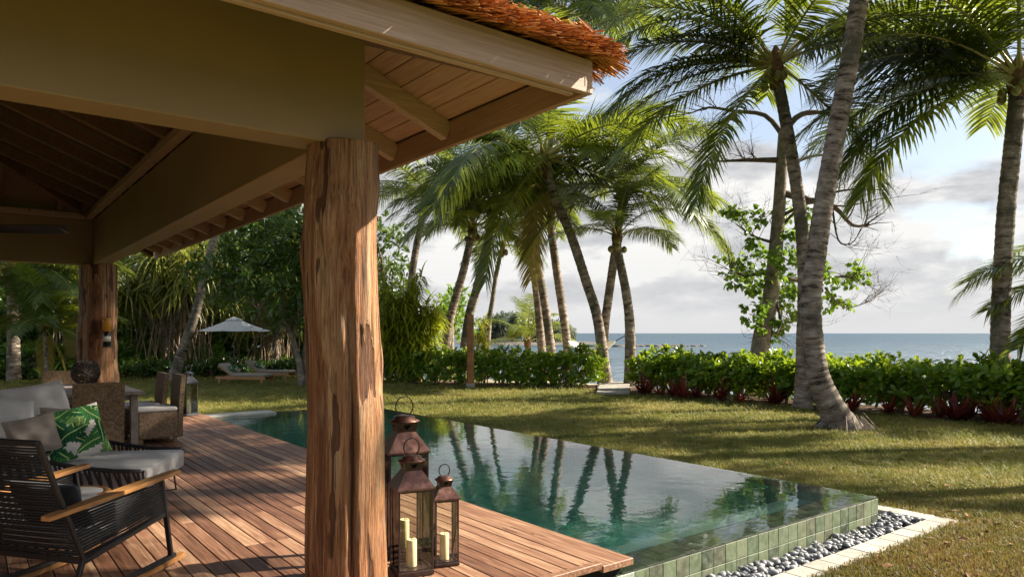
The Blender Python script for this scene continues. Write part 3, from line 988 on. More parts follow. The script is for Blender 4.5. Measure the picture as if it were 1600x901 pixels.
def log_column(center, r0, r1, h, seed, ns=132, nh=210):
    from mathutils import noise as mn
    g = random.Random(seed)
    ph = [g.uniform(0, 6.28) for _ in range(12)]
    knots = [(g.uniform(0, 6.28), g.uniform(0.2, h - 0.2), g.uniform(0.05, 0.11), g.uniform(-0.022, 0.024)) for _ in range(30)]
    so_ = Vector((seed * 3.7, seed * 1.3, seed * 2.1))
    vs, fs, cut = [], [], []
    split = g.uniform(-0.3, 0.3) - 1.9
    for i in range(nh + 1):
        z = h * i / nh
        t = i / nh
        base = r0 + (r1 - r0) * t ** 0.7
        ox = 0.018 * math.sin(z * 1.7 + ph[0]) + 0.010 * math.sin(z * 3.9 + ph[1])
        oy = 0.018 * math.sin(z * 1.4 + ph[2])
        for k in range(ns):
            a = 2 * math.pi * k / ns
            ca, sa = math.cos(a), math.sin(a)
            r = base * (1 + 0.030 * math.sin(3 * a + ph[3] + z * 0.8) + 0.020 * math.sin(5 * a + ph[4] - z * 1.1))
            # flutes and shreds of bark running up the log
            r += 0.011 * mn.noise(Vector((ca * 5.5, sa * 5.5, z * 0.9)) + so_) + 0.005 * mn.noise(Vector((ca * 15, sa * 15, z * 2.2)) + so_) + 0.0022 * mn.noise(Vector((ca * 34, sa * 34, z * 5)) + so_)
            # hollows where bark has come away
            q = mn.noise(Vector((ca * 2.6, sa * 2.6, z * 1.35)) + so_ * 1.7) + 0.45 * mn.noise(Vector((ca * 7, sa * 7, z * 3.6)) + so_) + 0.2 * mn.noise(Vector((ca * 20, sa * 20, z * 7)) + so_)
            c_ = max(0.0, min(1.0, (q - 0.26) / 0.16))
            r -= 0.009 * c_
            for ka, kz, kr, kd in knots:
                da = (a - ka + math.pi) % (2 * math.pi) - math.pi
                e_ = ((da * base) / kr) ** 2 + ((z - kz) / (kr * 1.9)) ** 2
                if e_ < 4:
                    w_ = math.exp(-e_ * 1.5)
                    r += kd * w_
                    if kd < 0:
                        c_ = max(c_, w_ * 0.42)
            ds = (a - split - 0.04 * math.sin(z * 2.3) + math.pi) % (2 * math.pi) - math.pi
            sw = math.exp(-(ds / 0.035) ** 2) * (0.55 + 0.45 * math.sin(z * 1.9 + ph[5]))
            r -= 0.024 * sw
            cut.append(max(c_, sw * 0.9))
            vs.append((ox + r * ca, oy + r * sa, z))
    for i in range(nh):
        for k in range(ns):
            k2 = (k + 1) % ns
            fs.append((i * ns + k, i * ns + k2, (i + 1) * ns + k2, (i + 1) * ns + k))
    fs.append(tuple(nh * ns + k for k in range(ns)))
    fs.append(tuple(range(ns))[::-1])
    return MB().add(vs, fs, cut).build('column', M['log_wood'], pav, True, pv_(center))


log_column((1.80, 3.95, 0.0), 0.235, 0.205, 2.605, 3)
log_column((1.775, 13.25, 0.0), 0.30, 0.27, 2.605, 8, 72, 100)

BZ0, BZ1 = 2.59, 3.30
for (x0, x1, y0, y1) in ((-6.0, 1.887, 3.85, 4.10), (1.66, 1.884, 4.10, 13.13), (-6.0, 1.887, 13.13, 13.38)):
    MB().box(pv_(((x0 + x1) / 2, (y0 + y1) / 2, (BZ0 + BZ1) / 2)), (x1 - x0, y1 - y0, BZ1 - BZ0), ch=0.006).build('beam', M['beam_paint'], pav)
EX, EY0, EY1, WX = 2.83, 2.90, 14.30, -6.2
SL = 0.40
ZE = 2.87


def zr(x, y):
    return ZE + SL * min(EX - x, y - EY0, EY1 - y, x - WX)


roof = empty('roof', (0, 0, 0))
roof.parent = pav
roof.location = pv_((0, 0, 0))
# fascia boards
MB().box(((WX + EX) / 2, EY0 + 0.02, 2.945), (EX - WX, 0.04, 0.19), ch=0.004).build('fascia', M['pine_x'], roof)
MB().box((EX - 0.02, (EY0 + 0.04 + EY1) / 2, 2.942), (0.04, EY1 - EY0 - 0.045, 0.184), ch=0.004).build('fascia', M['pine_y'], roof)
MB().box(((WX + EX) / 2 - 0.05, EY0 + 0.062, 2.862), (EX - WX - 0.12, 0.04, 0.05), ch=0.004).build('trim', M['pine_x'], roof)
# top plates on the beams
MB().box((1.60, 8.6, 3.345), (0.10, 9.0, 0.085), ch=0.005).build('top_plate', M['pine_y'], roof)
MB().box((-2.2, 13.07, 3.345), (7.5, 0.10, 0.085), ch=0.005).build('top_plate', M['pine_x'], roof)
MB().box((-2.2, 4.15, 3.345), (7.5, 0.10, 0.085), ch=0.005).build('top_plate', M['pine_x'], roof)
RD = 0.135


def rafter(p0, p1, w=0.07, d=RD, mat='pine_x'):
    a, b = Vector(p0), Vector(p1)
    a.z += d / 2
    b.z += d / 2
    MB().bar(a, b, w, d, ch=0.005).build('rafter', M[mat], roof)


HALF = (EX - WX) / 2
y = 4.36
while y < EY1 - 0.4:
    dist = min(y - EY0, EY1 - y, HALF)
    x_in = EX - dist
    xs_ = max(x_in, 1.75)
    rafter((EX - 0.045, y, ZE + 0.018), (xs_, y, ZE + SL * (EX - xs_)), mat='pine_x')
    if x_in < 1.6:
        rafter((1.745, y, ZE + SL * (EX - 1.745)), (x_in, y, ZE + SL * dist), mat='shaded_plank')
    if dist > 1.2:
        rafter((EX - HALF, y, ZE + SL * dist) if dist >= HALF else (WX + dist, y, ZE + SL * dist), (WX + 1.0, y, ZE + SL * 1.0), mat='shaded_plank')
    y += 0.78
x = EX - 0.85
while x > WX + 0.4:
    dist = min(EX - x, x - WX, HALF)
    for s, ye in ((1, EY0), (-1, EY1)):
        rafter((x, ye + s * 0.045, ZE + 0.018), (x, ye + s * dist, ZE + SL * dist), mat='shaded_plank')
    x -= 0.78
for (cx_, cy_, sx_, sy_) in ((EX, EY0, -1, 1), (EX, EY1, -1, -1), (WX, EY0, 1, 1), (WX, EY1, 1, -1)):
    a = Vector((cx_ + sx_ * 0.1, cy_ + sy_ * 0.1, ZE - 0.0))
    b = Vector((cx_ + sx_ * HALF, cy_ + sy_ * HALF, ZE + SL * HALF - 0.02))
    rafter(a, b, 0.09, 0.16, 'shaded_plank')
rafter((EX - HALF, EY0 + HALF, ZE + SL * HALF - 0.05), (EX - HALF, EY1 - HALF, ZE + SL * HALF - 0.05), 0.09, 0.2, 'shaded_plank')
# planks above the rafters: the eaves one by one, the inside as wide sheets, shade in their colour
ZP = RD + 0.002
plank_w = 0.128
slope = math.atan(SL)
for k in range(9):
    xm = EX - 0.055 - plank_w * (k + 0.5)
    dist = EX - xm
    y0, y1 = EY0 + dist + 0.02, EY1 - dist - 0.02
    cuts = sorted([y0, y1] + [y0 + (y1 - y0) * f for f in ((0.31, 0.7) if k % 2 else (0.46, 0.83))])
    for a, b in zip(cuts[:-1], cuts[1:]):
        mb = MB().box((0, 0, 0), (plank_w / math.cos(slope) - 0.005, b - a - 0.004, 0.018), Matrix.Rotation(slope, 3, 'Y'), 0.0025)
        mb.build('plank', M['ceiling_plank'], roof, loc=(xm, (a + b) / 2, ZE + SL * dist + ZP + 0.012 + rr.uniform(-0.001, 0.001)))
for k in range(9):
    ym = EY0 + 0.055 + plank_w * (k + 0.5)
    dist = ym - EY0
    x0, x1 = WX + dist + 0.02, EX - dist - 0.02
    cuts = [x0, x0 + (x1 - x0) * 0.4, x0 + (x1 - x0) * 0.75, x1]
    for a, b in zip(cuts[:-1], cuts[1:]):
        mb = MB().box((0, 0, 0), (b - a - 0.004, plank_w / math.cos(slope) - 0.005, 0.018), Matrix.Rotation(slope, 3, 'X'), 0.0025)
        mb.build('plank', M['ceiling_plank'], roof, loc=((a + b) / 2, ym, ZE + SL * dist + ZP + 0.012))
off = RD + 0.03
rid = [(EX - HALF, EY0 + HALF), (EX - HALF, EY1 - HALF)]
zrid = ZE + SL * HALF
e = [(WX, EY0), (EX, EY0), (EX, EY1), (WX, EY1)]
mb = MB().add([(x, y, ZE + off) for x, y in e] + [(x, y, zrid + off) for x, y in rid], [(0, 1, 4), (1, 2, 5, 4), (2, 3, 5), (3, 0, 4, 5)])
mb.build('sheathing', M['shaded_plank'], roof)
# thatch: core and straws
ov = 0.07
e2 = [(WX - ov, EY0 - ov), (EX + ov, EY0 - ov), (EX + ov, EY1 + ov), (WX - ov, EY1 + ov)]
th0, th1 = off + 0.03, off + 0.095
vs = [(x, y, ZE - SL * ov + th0) for x, y in e2] + [(x, y, ZE - SL * ov + th1) for x, y in e2] + [(x, y, zrid + th0) for x, y in rid] + [(x, y, zrid + th1) for x, y in rid]
fs = [(0, 8, 1), (1, 8, 9, 2), (2, 9, 3), (3, 9, 8, 0), (4, 5, 10), (5, 6, 11, 10), (6, 7, 11), (7, 4, 10, 11), (0, 1, 5, 4), (1, 2, 6, 5), (2, 3, 7, 6), (3, 0, 4, 7)]
MB().add(vs, fs).build('thatch', M['thatch_core'], roof)


def straw_set(n, pfun, dfun, seed, mat):
    g = np.random.default_rng(seed)
    P = pfun(g, n)
    D = unit(dfun(g, n))
    L = g.uniform(0.16, 0.40, n)[:, None]
    Rr = g.uniform(0.003, 0.0072, n)[:, None]
    A = unit(np.cross(D, g.normal(size=(n, 3))))
    B = np.cross(D, A)
    V = np.empty((n, 6, 3))
    for s in range(2):
        for k in range(3):
            a = 2 * math.pi * k / 3
            V[:, s * 3 + k] = P + D * L * (s - 0.55) + (A * math.cos(a) + B * math.sin(a)) * Rr * (1 - 0.35 * s)
    q = np.array([[0, 1, 4, 3], [1, 2, 5, 4], [2, 0, 3, 5]])
    fs = (q[None] + (np.arange(n) * 6)[:, None, None]).reshape(-1, 4).tolist()
    return V.reshape(-1, 3), fs, np.repeat(np.clip(g.normal(0.5, 0.26, n), 0, 1), 6)


def pn(g, n):
    y = EY0 - ov + 0.02 + np.abs(g.normal(0, 0.22, n)) * (g.random(n) < 0.75)
    t = g.random(n)
    x = g.uniform(-1.2, EX + ov, n)
    z = ZE + SL * (y - EY0) + th0 + (th1 - th0 + 0.02) * np.where(y > EY0 + 0.05, 0.9 + 0.3 * t, t * 1.25 - 0.06)
    x = np.minimum(x, EX + ov - np.maximum(0, y - EY0 + ov) * 1.0 + 0.0)
    return np.stack([x, y, z], 1)


def pe(g, n):
    x = EX + ov - 0.02 - np.abs(g.normal(0, 0.2, n)) * (g.random(n) < 0.7)
    t = g.random(n)
    y = EY0 - ov + 7.0 * g.random(n) ** 1.5
    z = ZE + SL * (EX - x) + th0 + (th1 - th0 + 0.02) * np.where(x < EX - 0.05, 0.9 + 0.3 * t, t * 1.25 - 0.06)
    y = np.maximum(y, EY0 - ov + np.maximum(0, EX + ov - x))
    return np.stack([x, y, z], 1)


sn = straw_set(7500, pn, lambda g, n: np.stack([g.normal(0.12, 0.16, n), -np.ones(n), g.normal(-0.36, 0.10, n)], 1), 1, None)
se = straw_set(5000, pe, lambda g, n: np.stack([np.ones(n), g.normal(-0.12, 0.16, n), g.normal(-0.36, 0.10, n)], 1), 2, None)
v_, f_, r_ = join_parts([sn, se])
o = inst('thatch_straw', np_mesh('thatch_straw', v_, f_, M['thatch_straw'], r_), roof)
tag(o, kind='stuff')

# unseen wall added left of frame to keep sky light off the pavilion
vw = empty('sky_block_wall', (-4.3, 8.6, 0), kind='structure')
MB().box((0, 0, 1.65), (0.25, 10.5, 3.3)).build('wall_panel', M['wall_plaster'], vw)

# ---- ceiling fan
fc = at(-42, 357, 7.0)
fan = empty('ceiling_fan', (fc.x, fc.y, fc.z), 0, 'black ceiling fan with long blades under the pavilion roof', 'ceiling fan')
MB().lathe([(0.02, -0.07), (0.10, -0.06), (0.12, 0.0), (0.10, 0.06), (0.03, 0.10)], seg=20).build('motor', M['fan_black'], fan, True)
MB().tube([(0, 0, 0.08), (0, 0, zr(fc.x, fc.y) + 0.05 - fc.z)], 0.014, 8).build('rod', M['fan_black'], fan)
camr = math.atan2(-ST, CT)
for k in range(3):
    a = camr + R(4) + 2 * math.pi * k / 3
    mb = MB()
    n = 12
    vs, fs = [], []
    for i in range(n + 1):
        t = i / n
        rad = 0.10 + 0.80 * t
        w = (0.035 + 0.05 * math.sin(min(1, t * 1.35) * math.pi / 2)) * (1 if t < 0.92 else math.sqrt(max(0.05, 1 - ((t - 0.92) / 0.085) ** 2)))
        for s, zz in ((-1, 0.028), (1, -0.028)):
            for dz in (0.004, -0.004):
                vs.append((rad, s * w, zz + dz))
    for i in range(n):
        b, c = i * 4, i * 4 + 4
        fs += [(b, c, c + 2, b + 2), (b + 1, b + 3, c + 3, c + 1), (b, b + 1, c + 1, c), (b + 2, c + 2, c + 3, b + 3)]
    fs += [(0, 2, 3, 1), (n * 4, n * 4 + 1, n * 4 + 3, n * 4 + 2)]
    mb.add(vs, fs).build('blade', M['fan_black'], fan, False, (0, 0, 0), (0, 0, a))

# ================================================================== furniture
def copy_tree(o, parent=None):
    c = o.copy()
    COL.objects.link(c)
    if parent is not None:
        c.parent = parent
    for ch in list(o.children):
        copy_tree(ch, c)
    return c


def pillow_mesh(name, w, h, t, mat, seed=0, n=22, pinch=0.06, wrinkle=0.012, prt=None):
    g = random.Random(seed)
    ph = [g.uniform(0, 6.28) for _ in range(8)]
    vs, fs, cols = [], [], []
    for s in (1, -1):
        for i in range(n + 1):
            for j in range(n + 1):
                x, y = -1 + 2 * i / n, -1 + 2 * j / n
                th = (max(0, 1 - abs(x) ** 2.6) * max(0, 1 - abs(y) ** 2.6)) ** 0.48
                px = x * (1 - pinch * (1 - abs(y) ** 1.6)) * w / 2
                py = y * (1 - pinch * (1 - abs(x) ** 1.6)) * h / 2
                wr = wrinkle * th * (math.sin(7 * x + 3 * y + ph[0]) + 0.7 * math.sin(4 * y - 6 * x + ph[1]) + 0.5 * math.sin(11 * y + 2 * x + ph[2]))
                vs.append((px, py, s * (t / 2 * th + wr * (1 if s > 0 else 0.4))))
                if prt:
                    cols.append(prt(x, y))
    m_ = (n + 1) ** 2
    for s in range(2):
        for i in range(n):
            for j in range(n):
                a = s * m_ + i * (n + 1) + j
                q = (a, a + n + 1, a + n + 2, a + 1)
                fs.append(q if s == 0 else q[::-1])
    ed = [i * (n + 1) for i in range(n + 1)] + [n * (n + 1) + j for j in range(1, n + 1)] + [i * (n + 1) + n for i in range(n - 1, -1, -1)] + [j for j in range(n - 1, 0, -1)]
    for k in range(len(ed)):
        a, b = ed[k], ed[(k + 1) % len(ed)]
        fs.append((a, a + m_, b + m_, b))
    me = MB().add(vs, fs).mesh(name, M[mat], True)
    if prt:
        ca = me.color_attributes.new('print', 'FLOAT_COLOR', 'POINT')
        ca.data.foreach_set('color', np.array(cols, dtype=np.float32).ravel())
    return me


LEAFS = []
_g = random.Random(21)
for k in range(24):
    a = _g.uniform(0, 6.28)
    LEAFS.append((_g.uniform(-0.95, 0.95), _g.uniform(-0.95, 0.95), a, _g.uniform(0.5, 0.95), _g.uniform(0.17, 0.30), _g.random()))


def banana_print(x, y):
    col = (0.50, 0.48, 0.43)
    for (cx_, cy_, a, L, W, t) in LEAFS:
        dx, dy = x - cx_, y - cy_
        u = (dx * math.cos(a) + dy * math.sin(a)) / L
        w = (-dx * math.sin(a) + dy * math.cos(a)) - 0.18 * L * u * u
        if abs(u) < 1:
            hw = W * (1 - abs(u) ** 2.2)
            notch = 0.86 + 0.14 * math.cos(u * 26 + 9 * abs(w) / W)
            if abs(w) < hw * notch:
                vein = abs(math.sin((u * 6.5 - abs(w) / W * 1.6) * 3.0))
                base = (0.010, 0.055, 0.024) if t < 0.45 else ((0.028, 0.105, 0.032) if t < 0.8 else (0.10, 0.18, 0.06))
                f = 0.7 + 0.75 * vein
                col = tuple(c * f for c in base)
                if abs(w) < 0.018:
                    col = (0.30, 0.42, 0.14)
    return (*col, 1.0)


def block_cushion(name, w, d, h, mat, r=0.035, n=6, crown=0.012):
    """box cushion with soft edges"""
    vs, fs, idx = [], [], {}

    def key(p):
        k = tuple(round(q, 5) for q in p)
        if k not in idx:
            q = Vector(p)
            hx, hy, hz = w / 2, d / 2, h / 2
            inner = Vector((max(-hx + r, min(hx - r, q.x)), max(-hy + r, min(hy - r, q.y)), max(-hz + r, min(hz - r, q.z))))
            o = q - inner
            if o.length > 1e-6:
                q = inner + o.normalized() * r
            if q.z > 0:
                q.z += crown * (1 - (p[0] / hx) ** 2) * (1 - (p[1] / hy) ** 2)
            idx[k] = len(vs)
            vs.append(q)
        return idx[k]

    def lin(hh, m):
        base = [-hh, -hh + r * 0.35, -hh + r]
        mid = [(-hh + r) + (2 * hh - 2 * r) * i / m for i in range(1, m)]
        return base + mid + [hh - r, hh - r * 0.35, hh]
    ax = [lin(w / 2, n), lin(d / 2, n), lin(h / 2, 2)]
    for a in range(3):
        b, c = (a + 1) % 3, (a + 2) % 3
        for s in (0, -1):
            for i in range(len(ax[b]) - 1):
                for j in range(len(ax[c]) - 1):
                    q = []
                    for ii, jj in ((i, j), (i + 1, j), (i + 1, j + 1), (i, j + 1)):
                        p = [0, 0, 0]
                        p[a] = ax[a][s]
                        p[b], p[c] = ax[b][ii], ax[c][jj]
                        q.append(key(p))
                    fs.append(tuple(q if s == -1 else q[::-1]))
    return MB().add(vs, fs).mesh(name, M[mat], True)


def orient(o, loc, axis_x, axis_z):
    """place an object whose local x / z follow the given directions"""
    z = Vector(axis_z).normalized()
    x = Vector(axis_x)
    x = (x - z * x.dot(z)).normalized()
    y = z.cross(x)
    o.matrix_world = Matrix.Translation(loc) @ Matrix((x, y, z)).transposed().to_4x4()
    return o


# ---- candle lanterns
def lantern(name, loc, rz, w, body, metal, cap, label, group, ch=0.13, cr=0.033, glassm='glass'):
    t = empty(name, loc, rz, label, 'lantern', group)
    s = w / 0.25
    h0 = 0.035 * s
    mb = MB()
    mb.box((0, 0, h0 / 2 + 0.004), (w * 1.02, w * 1.02, h0), ch=0.003)
    mb.build('base', metal, t)
    for sx_ in (-1, 1):
        for sy_ in (-1, 1):
            MB().box((sx_ * (w / 2 - 0.007), sy_ * (w / 2 - 0.007), h0 + body / 2), (0.0095, 0.0095, body), ch=0.0015).build('corner_post', metal, t)
    zt_ = h0 + body
    for zq in (zt_ - 0.006, h0 + 0.006):
        for sg in (-1, 1):
            MB().box((0, sg * (w / 2 - 0.007), zq), (w - 0.03, 0.012, 0.012)).build('rail', metal, t)
            MB().box((sg * (w / 2 - 0.007), 0, zq), (0.012, w - 0.03, 0.012)).build('rail', metal, t)
    for sg in (-1, 1):
        MB().box((0, sg * (w / 2 - 0.006), h0 + body / 2), (w - 0.032, 0.003, body - 0.028)).build('pane', M[glassm], t)
        MB().box((sg * (w / 2 - 0.006), 0, h0 + body / 2), (0.003, w - 0.032, body - 0.028)).build('pane', M[glassm], t)
    # pyramid cap
    rise = 0.125 * s
    a, b = w / 2 + 0.008, w * 0.235
    sq = lambda q, z: [(-q, -q, z), (q, -q, z), (q, q, z), (-q, q, z)]
    vs = sq(a, zt_) + sq(a, zt_ + 0.010) + sq(b, zt_ + rise) + sq(b - 0.004, zt_ + rise) + sq(a - 0.006, zt_ + 0.003)
    fs = []
    for lo in (0, 4):
        for k in range(4):
            k2 = (k + 1) % 4
            fs.append((lo + k, lo + k2, lo + 4 + k2, lo + 4 + k))
    for k in range(4):
        k2 = (k + 1) % 4
        fs += [(8 + k, 8 + k2, 12 + k2, 12 + k), (12 + k, 12 + k2, 16 + k2, 16 + k), (16 + k, 16 + k2, k2, k)]
    capo = MB().add(vs, fs).build('cap', cap, t)
    # vented collar: four trapezoid flaps with triangular openings
    z1 = zt_ + rise
    hc = 0.060 * s
    b2 = b * 1.22
    mb = MB()
    for k in range(4):
        Mz = Matrix.Rotation(k * math.pi / 2, 3, 'Z')
        q = [(-b, -b, z1), (b, -b, z1), (b2, -b2, z1 + hc), (-b2, -b2, z1 + hc), (-b * 0.45, -(b + 0.75 * (b2 - b)), z1 + hc * 0.75), (b * 0.45, -(b + 0.75 * (b2 - b)), z1 + hc * 0.75), (0, -(b + 0.15 * (b2 - b)), z1 + hc * 0.15)]
        out = [Mz @ Vector(p) for p in q]
        inn = [Mz @ (Vector(p) + Vector((0, 0.004, 0))) for p in q]
        f1 = [(0, 1, 6), (1, 5, 6), (1, 2, 5), (2, 3, 4, 5), (3, 0, 4), (0, 6, 4)]
        mb.add(out + inn, f1 + [tuple(i + 7 for i in f[::-1]) for f in f1])
    mb.build('vent_collar', metal, capo)
    z2 = z1 + hc
    rt = b2 * 1.34
    MB().lathe([(rt, z2), (rt, z2 + 0.006), (rt * 0.72, z2 + 0.016 * s), (rt * 0.66, z2 + 0.034 * s), (rt * 0.2, z2 + 0.044 * s)], seg=28).build('top_disc', cap, capo, True)
    pts = []
    rh = 0.056 * s
    zc_ = z2 + 0.044 * s + rh * 0.9
    for k in range(20):
        a_ = -0.28 * math.pi + (1.56 * math.pi) * k / 19
        pts.append((rh * math.cos(a_), 0, zc_ + rh * 1.12 * math.sin(a_)))
    mb = MB()
    for p, q in zip(pts[:-1], pts[1:]):
        mb.bar(p, q, 0.016 * s, 0.005, up=(Vector(p) + Vector(q)) / 2 - Vector((0, 0, zc_)))
    mb.build('handle', metal, capo)
    cd = MB().lathe([(cr * 0.96, 0), (cr, 0.004), (cr, ch - 0.006), (cr * 0.93, ch), (cr * 0.75, ch - 0.004), (0.004, ch - 0.012)], (0.0, 0.0, h0 + 0.005), 20).build('candle', M['candle_wax'], t, True)
    MB().tube([(0, 0, h0 + ch - 0.01), (0.002, 0.001, h0 + ch + 0.006), (0.006, 0.002, h0 + ch + 0.018)], 0.002, 5).build('wick', M['wick'], cd)
    return t


g_l = 'copper capped candle lanterns beside the log column'
lantern('candle_lantern', (2.24, 3.92, 0), R(-14), 0.225, 0.50, M['bronze_dark'], M['copper'], 'middle sized copper lantern in front of the three by the log column', g_l, 0.17, 0.033)
lantern('candle_lantern', (2.49, 3.93, 0), R(-18), 0.160, 0.405, M['bronze_dark'], M['copper'], 'smallest copper lantern, standing rightmost on the deck by the pool', g_l, 0.17, 0.03)
lantern('candle_lantern', (2.39, 4.28, 0), R(-14), 0.27, 0.66, M['bronze_dark'], M['copper'], 'tallest copper lantern, standing behind the two others by the column', g_l, 0.19, 0.033)
lantern('candle_lantern', (3.28, 13.85, 0), R(20), 0.23, 0.56, M['lantern_grey'], M['lantern_grey'], 'grey metal lantern at the far deck end behind the wicker chairs', None, 0.16, 0.035)

# ---- dining set
def dining_chair(name, loc, rz, label):
    t = empty(name, loc, rz, label, 'chair', 'wicker chairs round the dining table')
    w, d = 0.52, 0.56
    # front of the chair is local +y
    mb = MB()
    mb.box((0, 0.02, 0.25), (w, d - 0.06, 0.36), ch=0.015)
    mb.build('seat_frame', M['wicker'], t)
    vs, fs = [], []
    n = 10
    for i in range(n + 1):
        tt = i / n
        z = 0.07 + 0.85 * tt
        y0 = -d / 2 + 0.02 - 0.07 * max(0, tt - 0.35) ** 1.3
        hw = w / 2 * (1.0 + 0.03 * tt) * (1 if tt < 0.97 else 0.97)
        for (x, y) in ((-hw, y0 - 0.03), (hw, y0 - 0.03), (hw, y0 + 0.03), (-hw, y0 + 0.03)):
            vs.append((x, y, z))
    for i in range(n):
        for k in range(4):
            k2 = (k + 1) % 4
            fs.append((i * 4 + k, i * 4 + k2, i * 4 + 4 + k2, i * 4 + 4 + k))
    fs += [(3, 2, 1, 0), (n * 4, n * 4 + 1, n * 4 + 2, n * 4 + 3)]
    MB().add(vs, fs).build('backrest', M['wicker'], t)
    inst('cushion', block_cushion('cushion', w + 0.02, d - 0.03, 0.06, 'chair_cushion', 0.025, 4), t, (0, 0.045, 0.46))
    for sx_ in (-1, 1):
        for sy_ in (-1, 1):
            MB().box((sx_ * (w / 2 - 0.035), 0.02 + sy_ * (d / 2 - 0.07), 0.035), (0.05, 0.05, 0.07)).build('leg', M['wicker'], t)
    return t


dining_chair('dining_chair', (1.27, 9.78, 0), 0, 'wicker dining chair with its back to us behind the leaf pillow')
dining_chair('dining_chair', (2.14, 10.82, 0), R(90), 'wicker dining chair with pale seat nearest the pool, nearer of the pair')
dining_chair('dining_chair', (2.06, 11.46, 0), R(90), 'farther wicker chair of the pair on the pool side of the table')
dining_chair('dining_chair', (1.25, 12.62, 0), R(180), 'wicker chair at the far table end beside the back column')
dining_chair('dining_chair', (0.58, 11.45, 0), R(-90), 'wicker chair on the left table side at the photo edge')
tbl = empty('dining_table', (1.36, 11.25, 0), 0, 'weathered wooden dining table between the wicker chairs', 'table')
for k in range(7):
    MB().box((-0.52 + 0.149 * k + 0.0745, 0, 0.725), (0.145, 2.1, 0.04), ch=0.004).build('plank', M['table_wood'], tbl)
for sx_ in (-1, 1):
    for sy_ in (-1, 1):
        MB().box((sx_ * 0.42, sy_ * 0.92, 0.35), (0.09, 0.09, 0.70), ch=0.006).build('leg', M['table_wood'], tbl)
MB().box((0, 0, 0.665), (0.86, 1.86, 0.075)).build('apron', M['table_wood'], tbl)
# woven ball on the table
bp = at(134, 600, 10.35)
ball = empty('vine_ball', (bp.x, bp.y, 0.746), 0, 'round dark woven vine ball lantern on the dining table', 'ornament')
g = random.Random(4)
mb = MB()
for k in range(44):
    nrm = Vector((g.gauss(0, 1), g.gauss(0, 1), g.gauss(0, 1))).normalized()
    a = nrm.orthogonal().normalized()
    b = nrm.cross(a)
    off_ = g.uniform(-0.5, 0.5)
    rc = math.sqrt(1 - off_ * off_)
    mb.tube([(nrm * off_ + (a * math.cos(q * 0.393) + b * math.sin(q * 0.393)) * rc) * 0.185 * g.uniform(0.97, 1.02) + Vector((0, 0, 0.178)) for q in range(16)], 0.0055, 5, closed=True)
mb.build('vine_weave', M['dark_vine'], ball)
MB().lathe([(0.10, 0.0), (0.105, 0.012), (0.04, 0.02)], seg=14).build('foot', M['dark_vine'], ball)
MB().lathe([(0.035, 0.02), (0.035, 0.16), (0.005, 0.155)], seg=14).build('candle', M['candle_wax'], ball)

# ---- bottle lamp on the back column
lp = at(167, 540, 11.28)
lamp = empty('bottle_lamp', (lp.x, lp.y, lp.z), 0, 'hanging lamp of a dark bottle with amber neck on the back column', 'lamp')
MB().lathe([(0.048, 0.0), (0.056, 0.01), (0.056, 0.17), (0.05, 0.205), (0.03, 0.23)], seg=20).build('bottle', M['bottle_glass'], lamp, True)
MB().lathe([(0.0575, 0.07), (0.0575, 0.15)], seg=20).build('paper_label', M['paper_label'], lamp, True)
MB().lathe([(0.062, 0.235), (0.062, 0.42), (0.05, 0.44)], seg=20).build('amber_neck', M['bottle_amber'], lamp, True)
MB().lathe([(0.064, -0.02), (0.064, 0.005)], seg=16).build('foot_ring', M['black_metal'], lamp, True)
MB().tube([(0.05, 0.02, 0.0), (0.06, 0.03, 0.2), (0.05, 0.03, 0.43)], 0.005, 6).build('bracket', M['black_metal'], lamp)
MB().tube([(0, 0, 0.42), (0.004, 0.0, 0.7), (0, 0.02, 2.59 - lp.z)], 0.006, 6).build('cable', M['cable'], lamp)

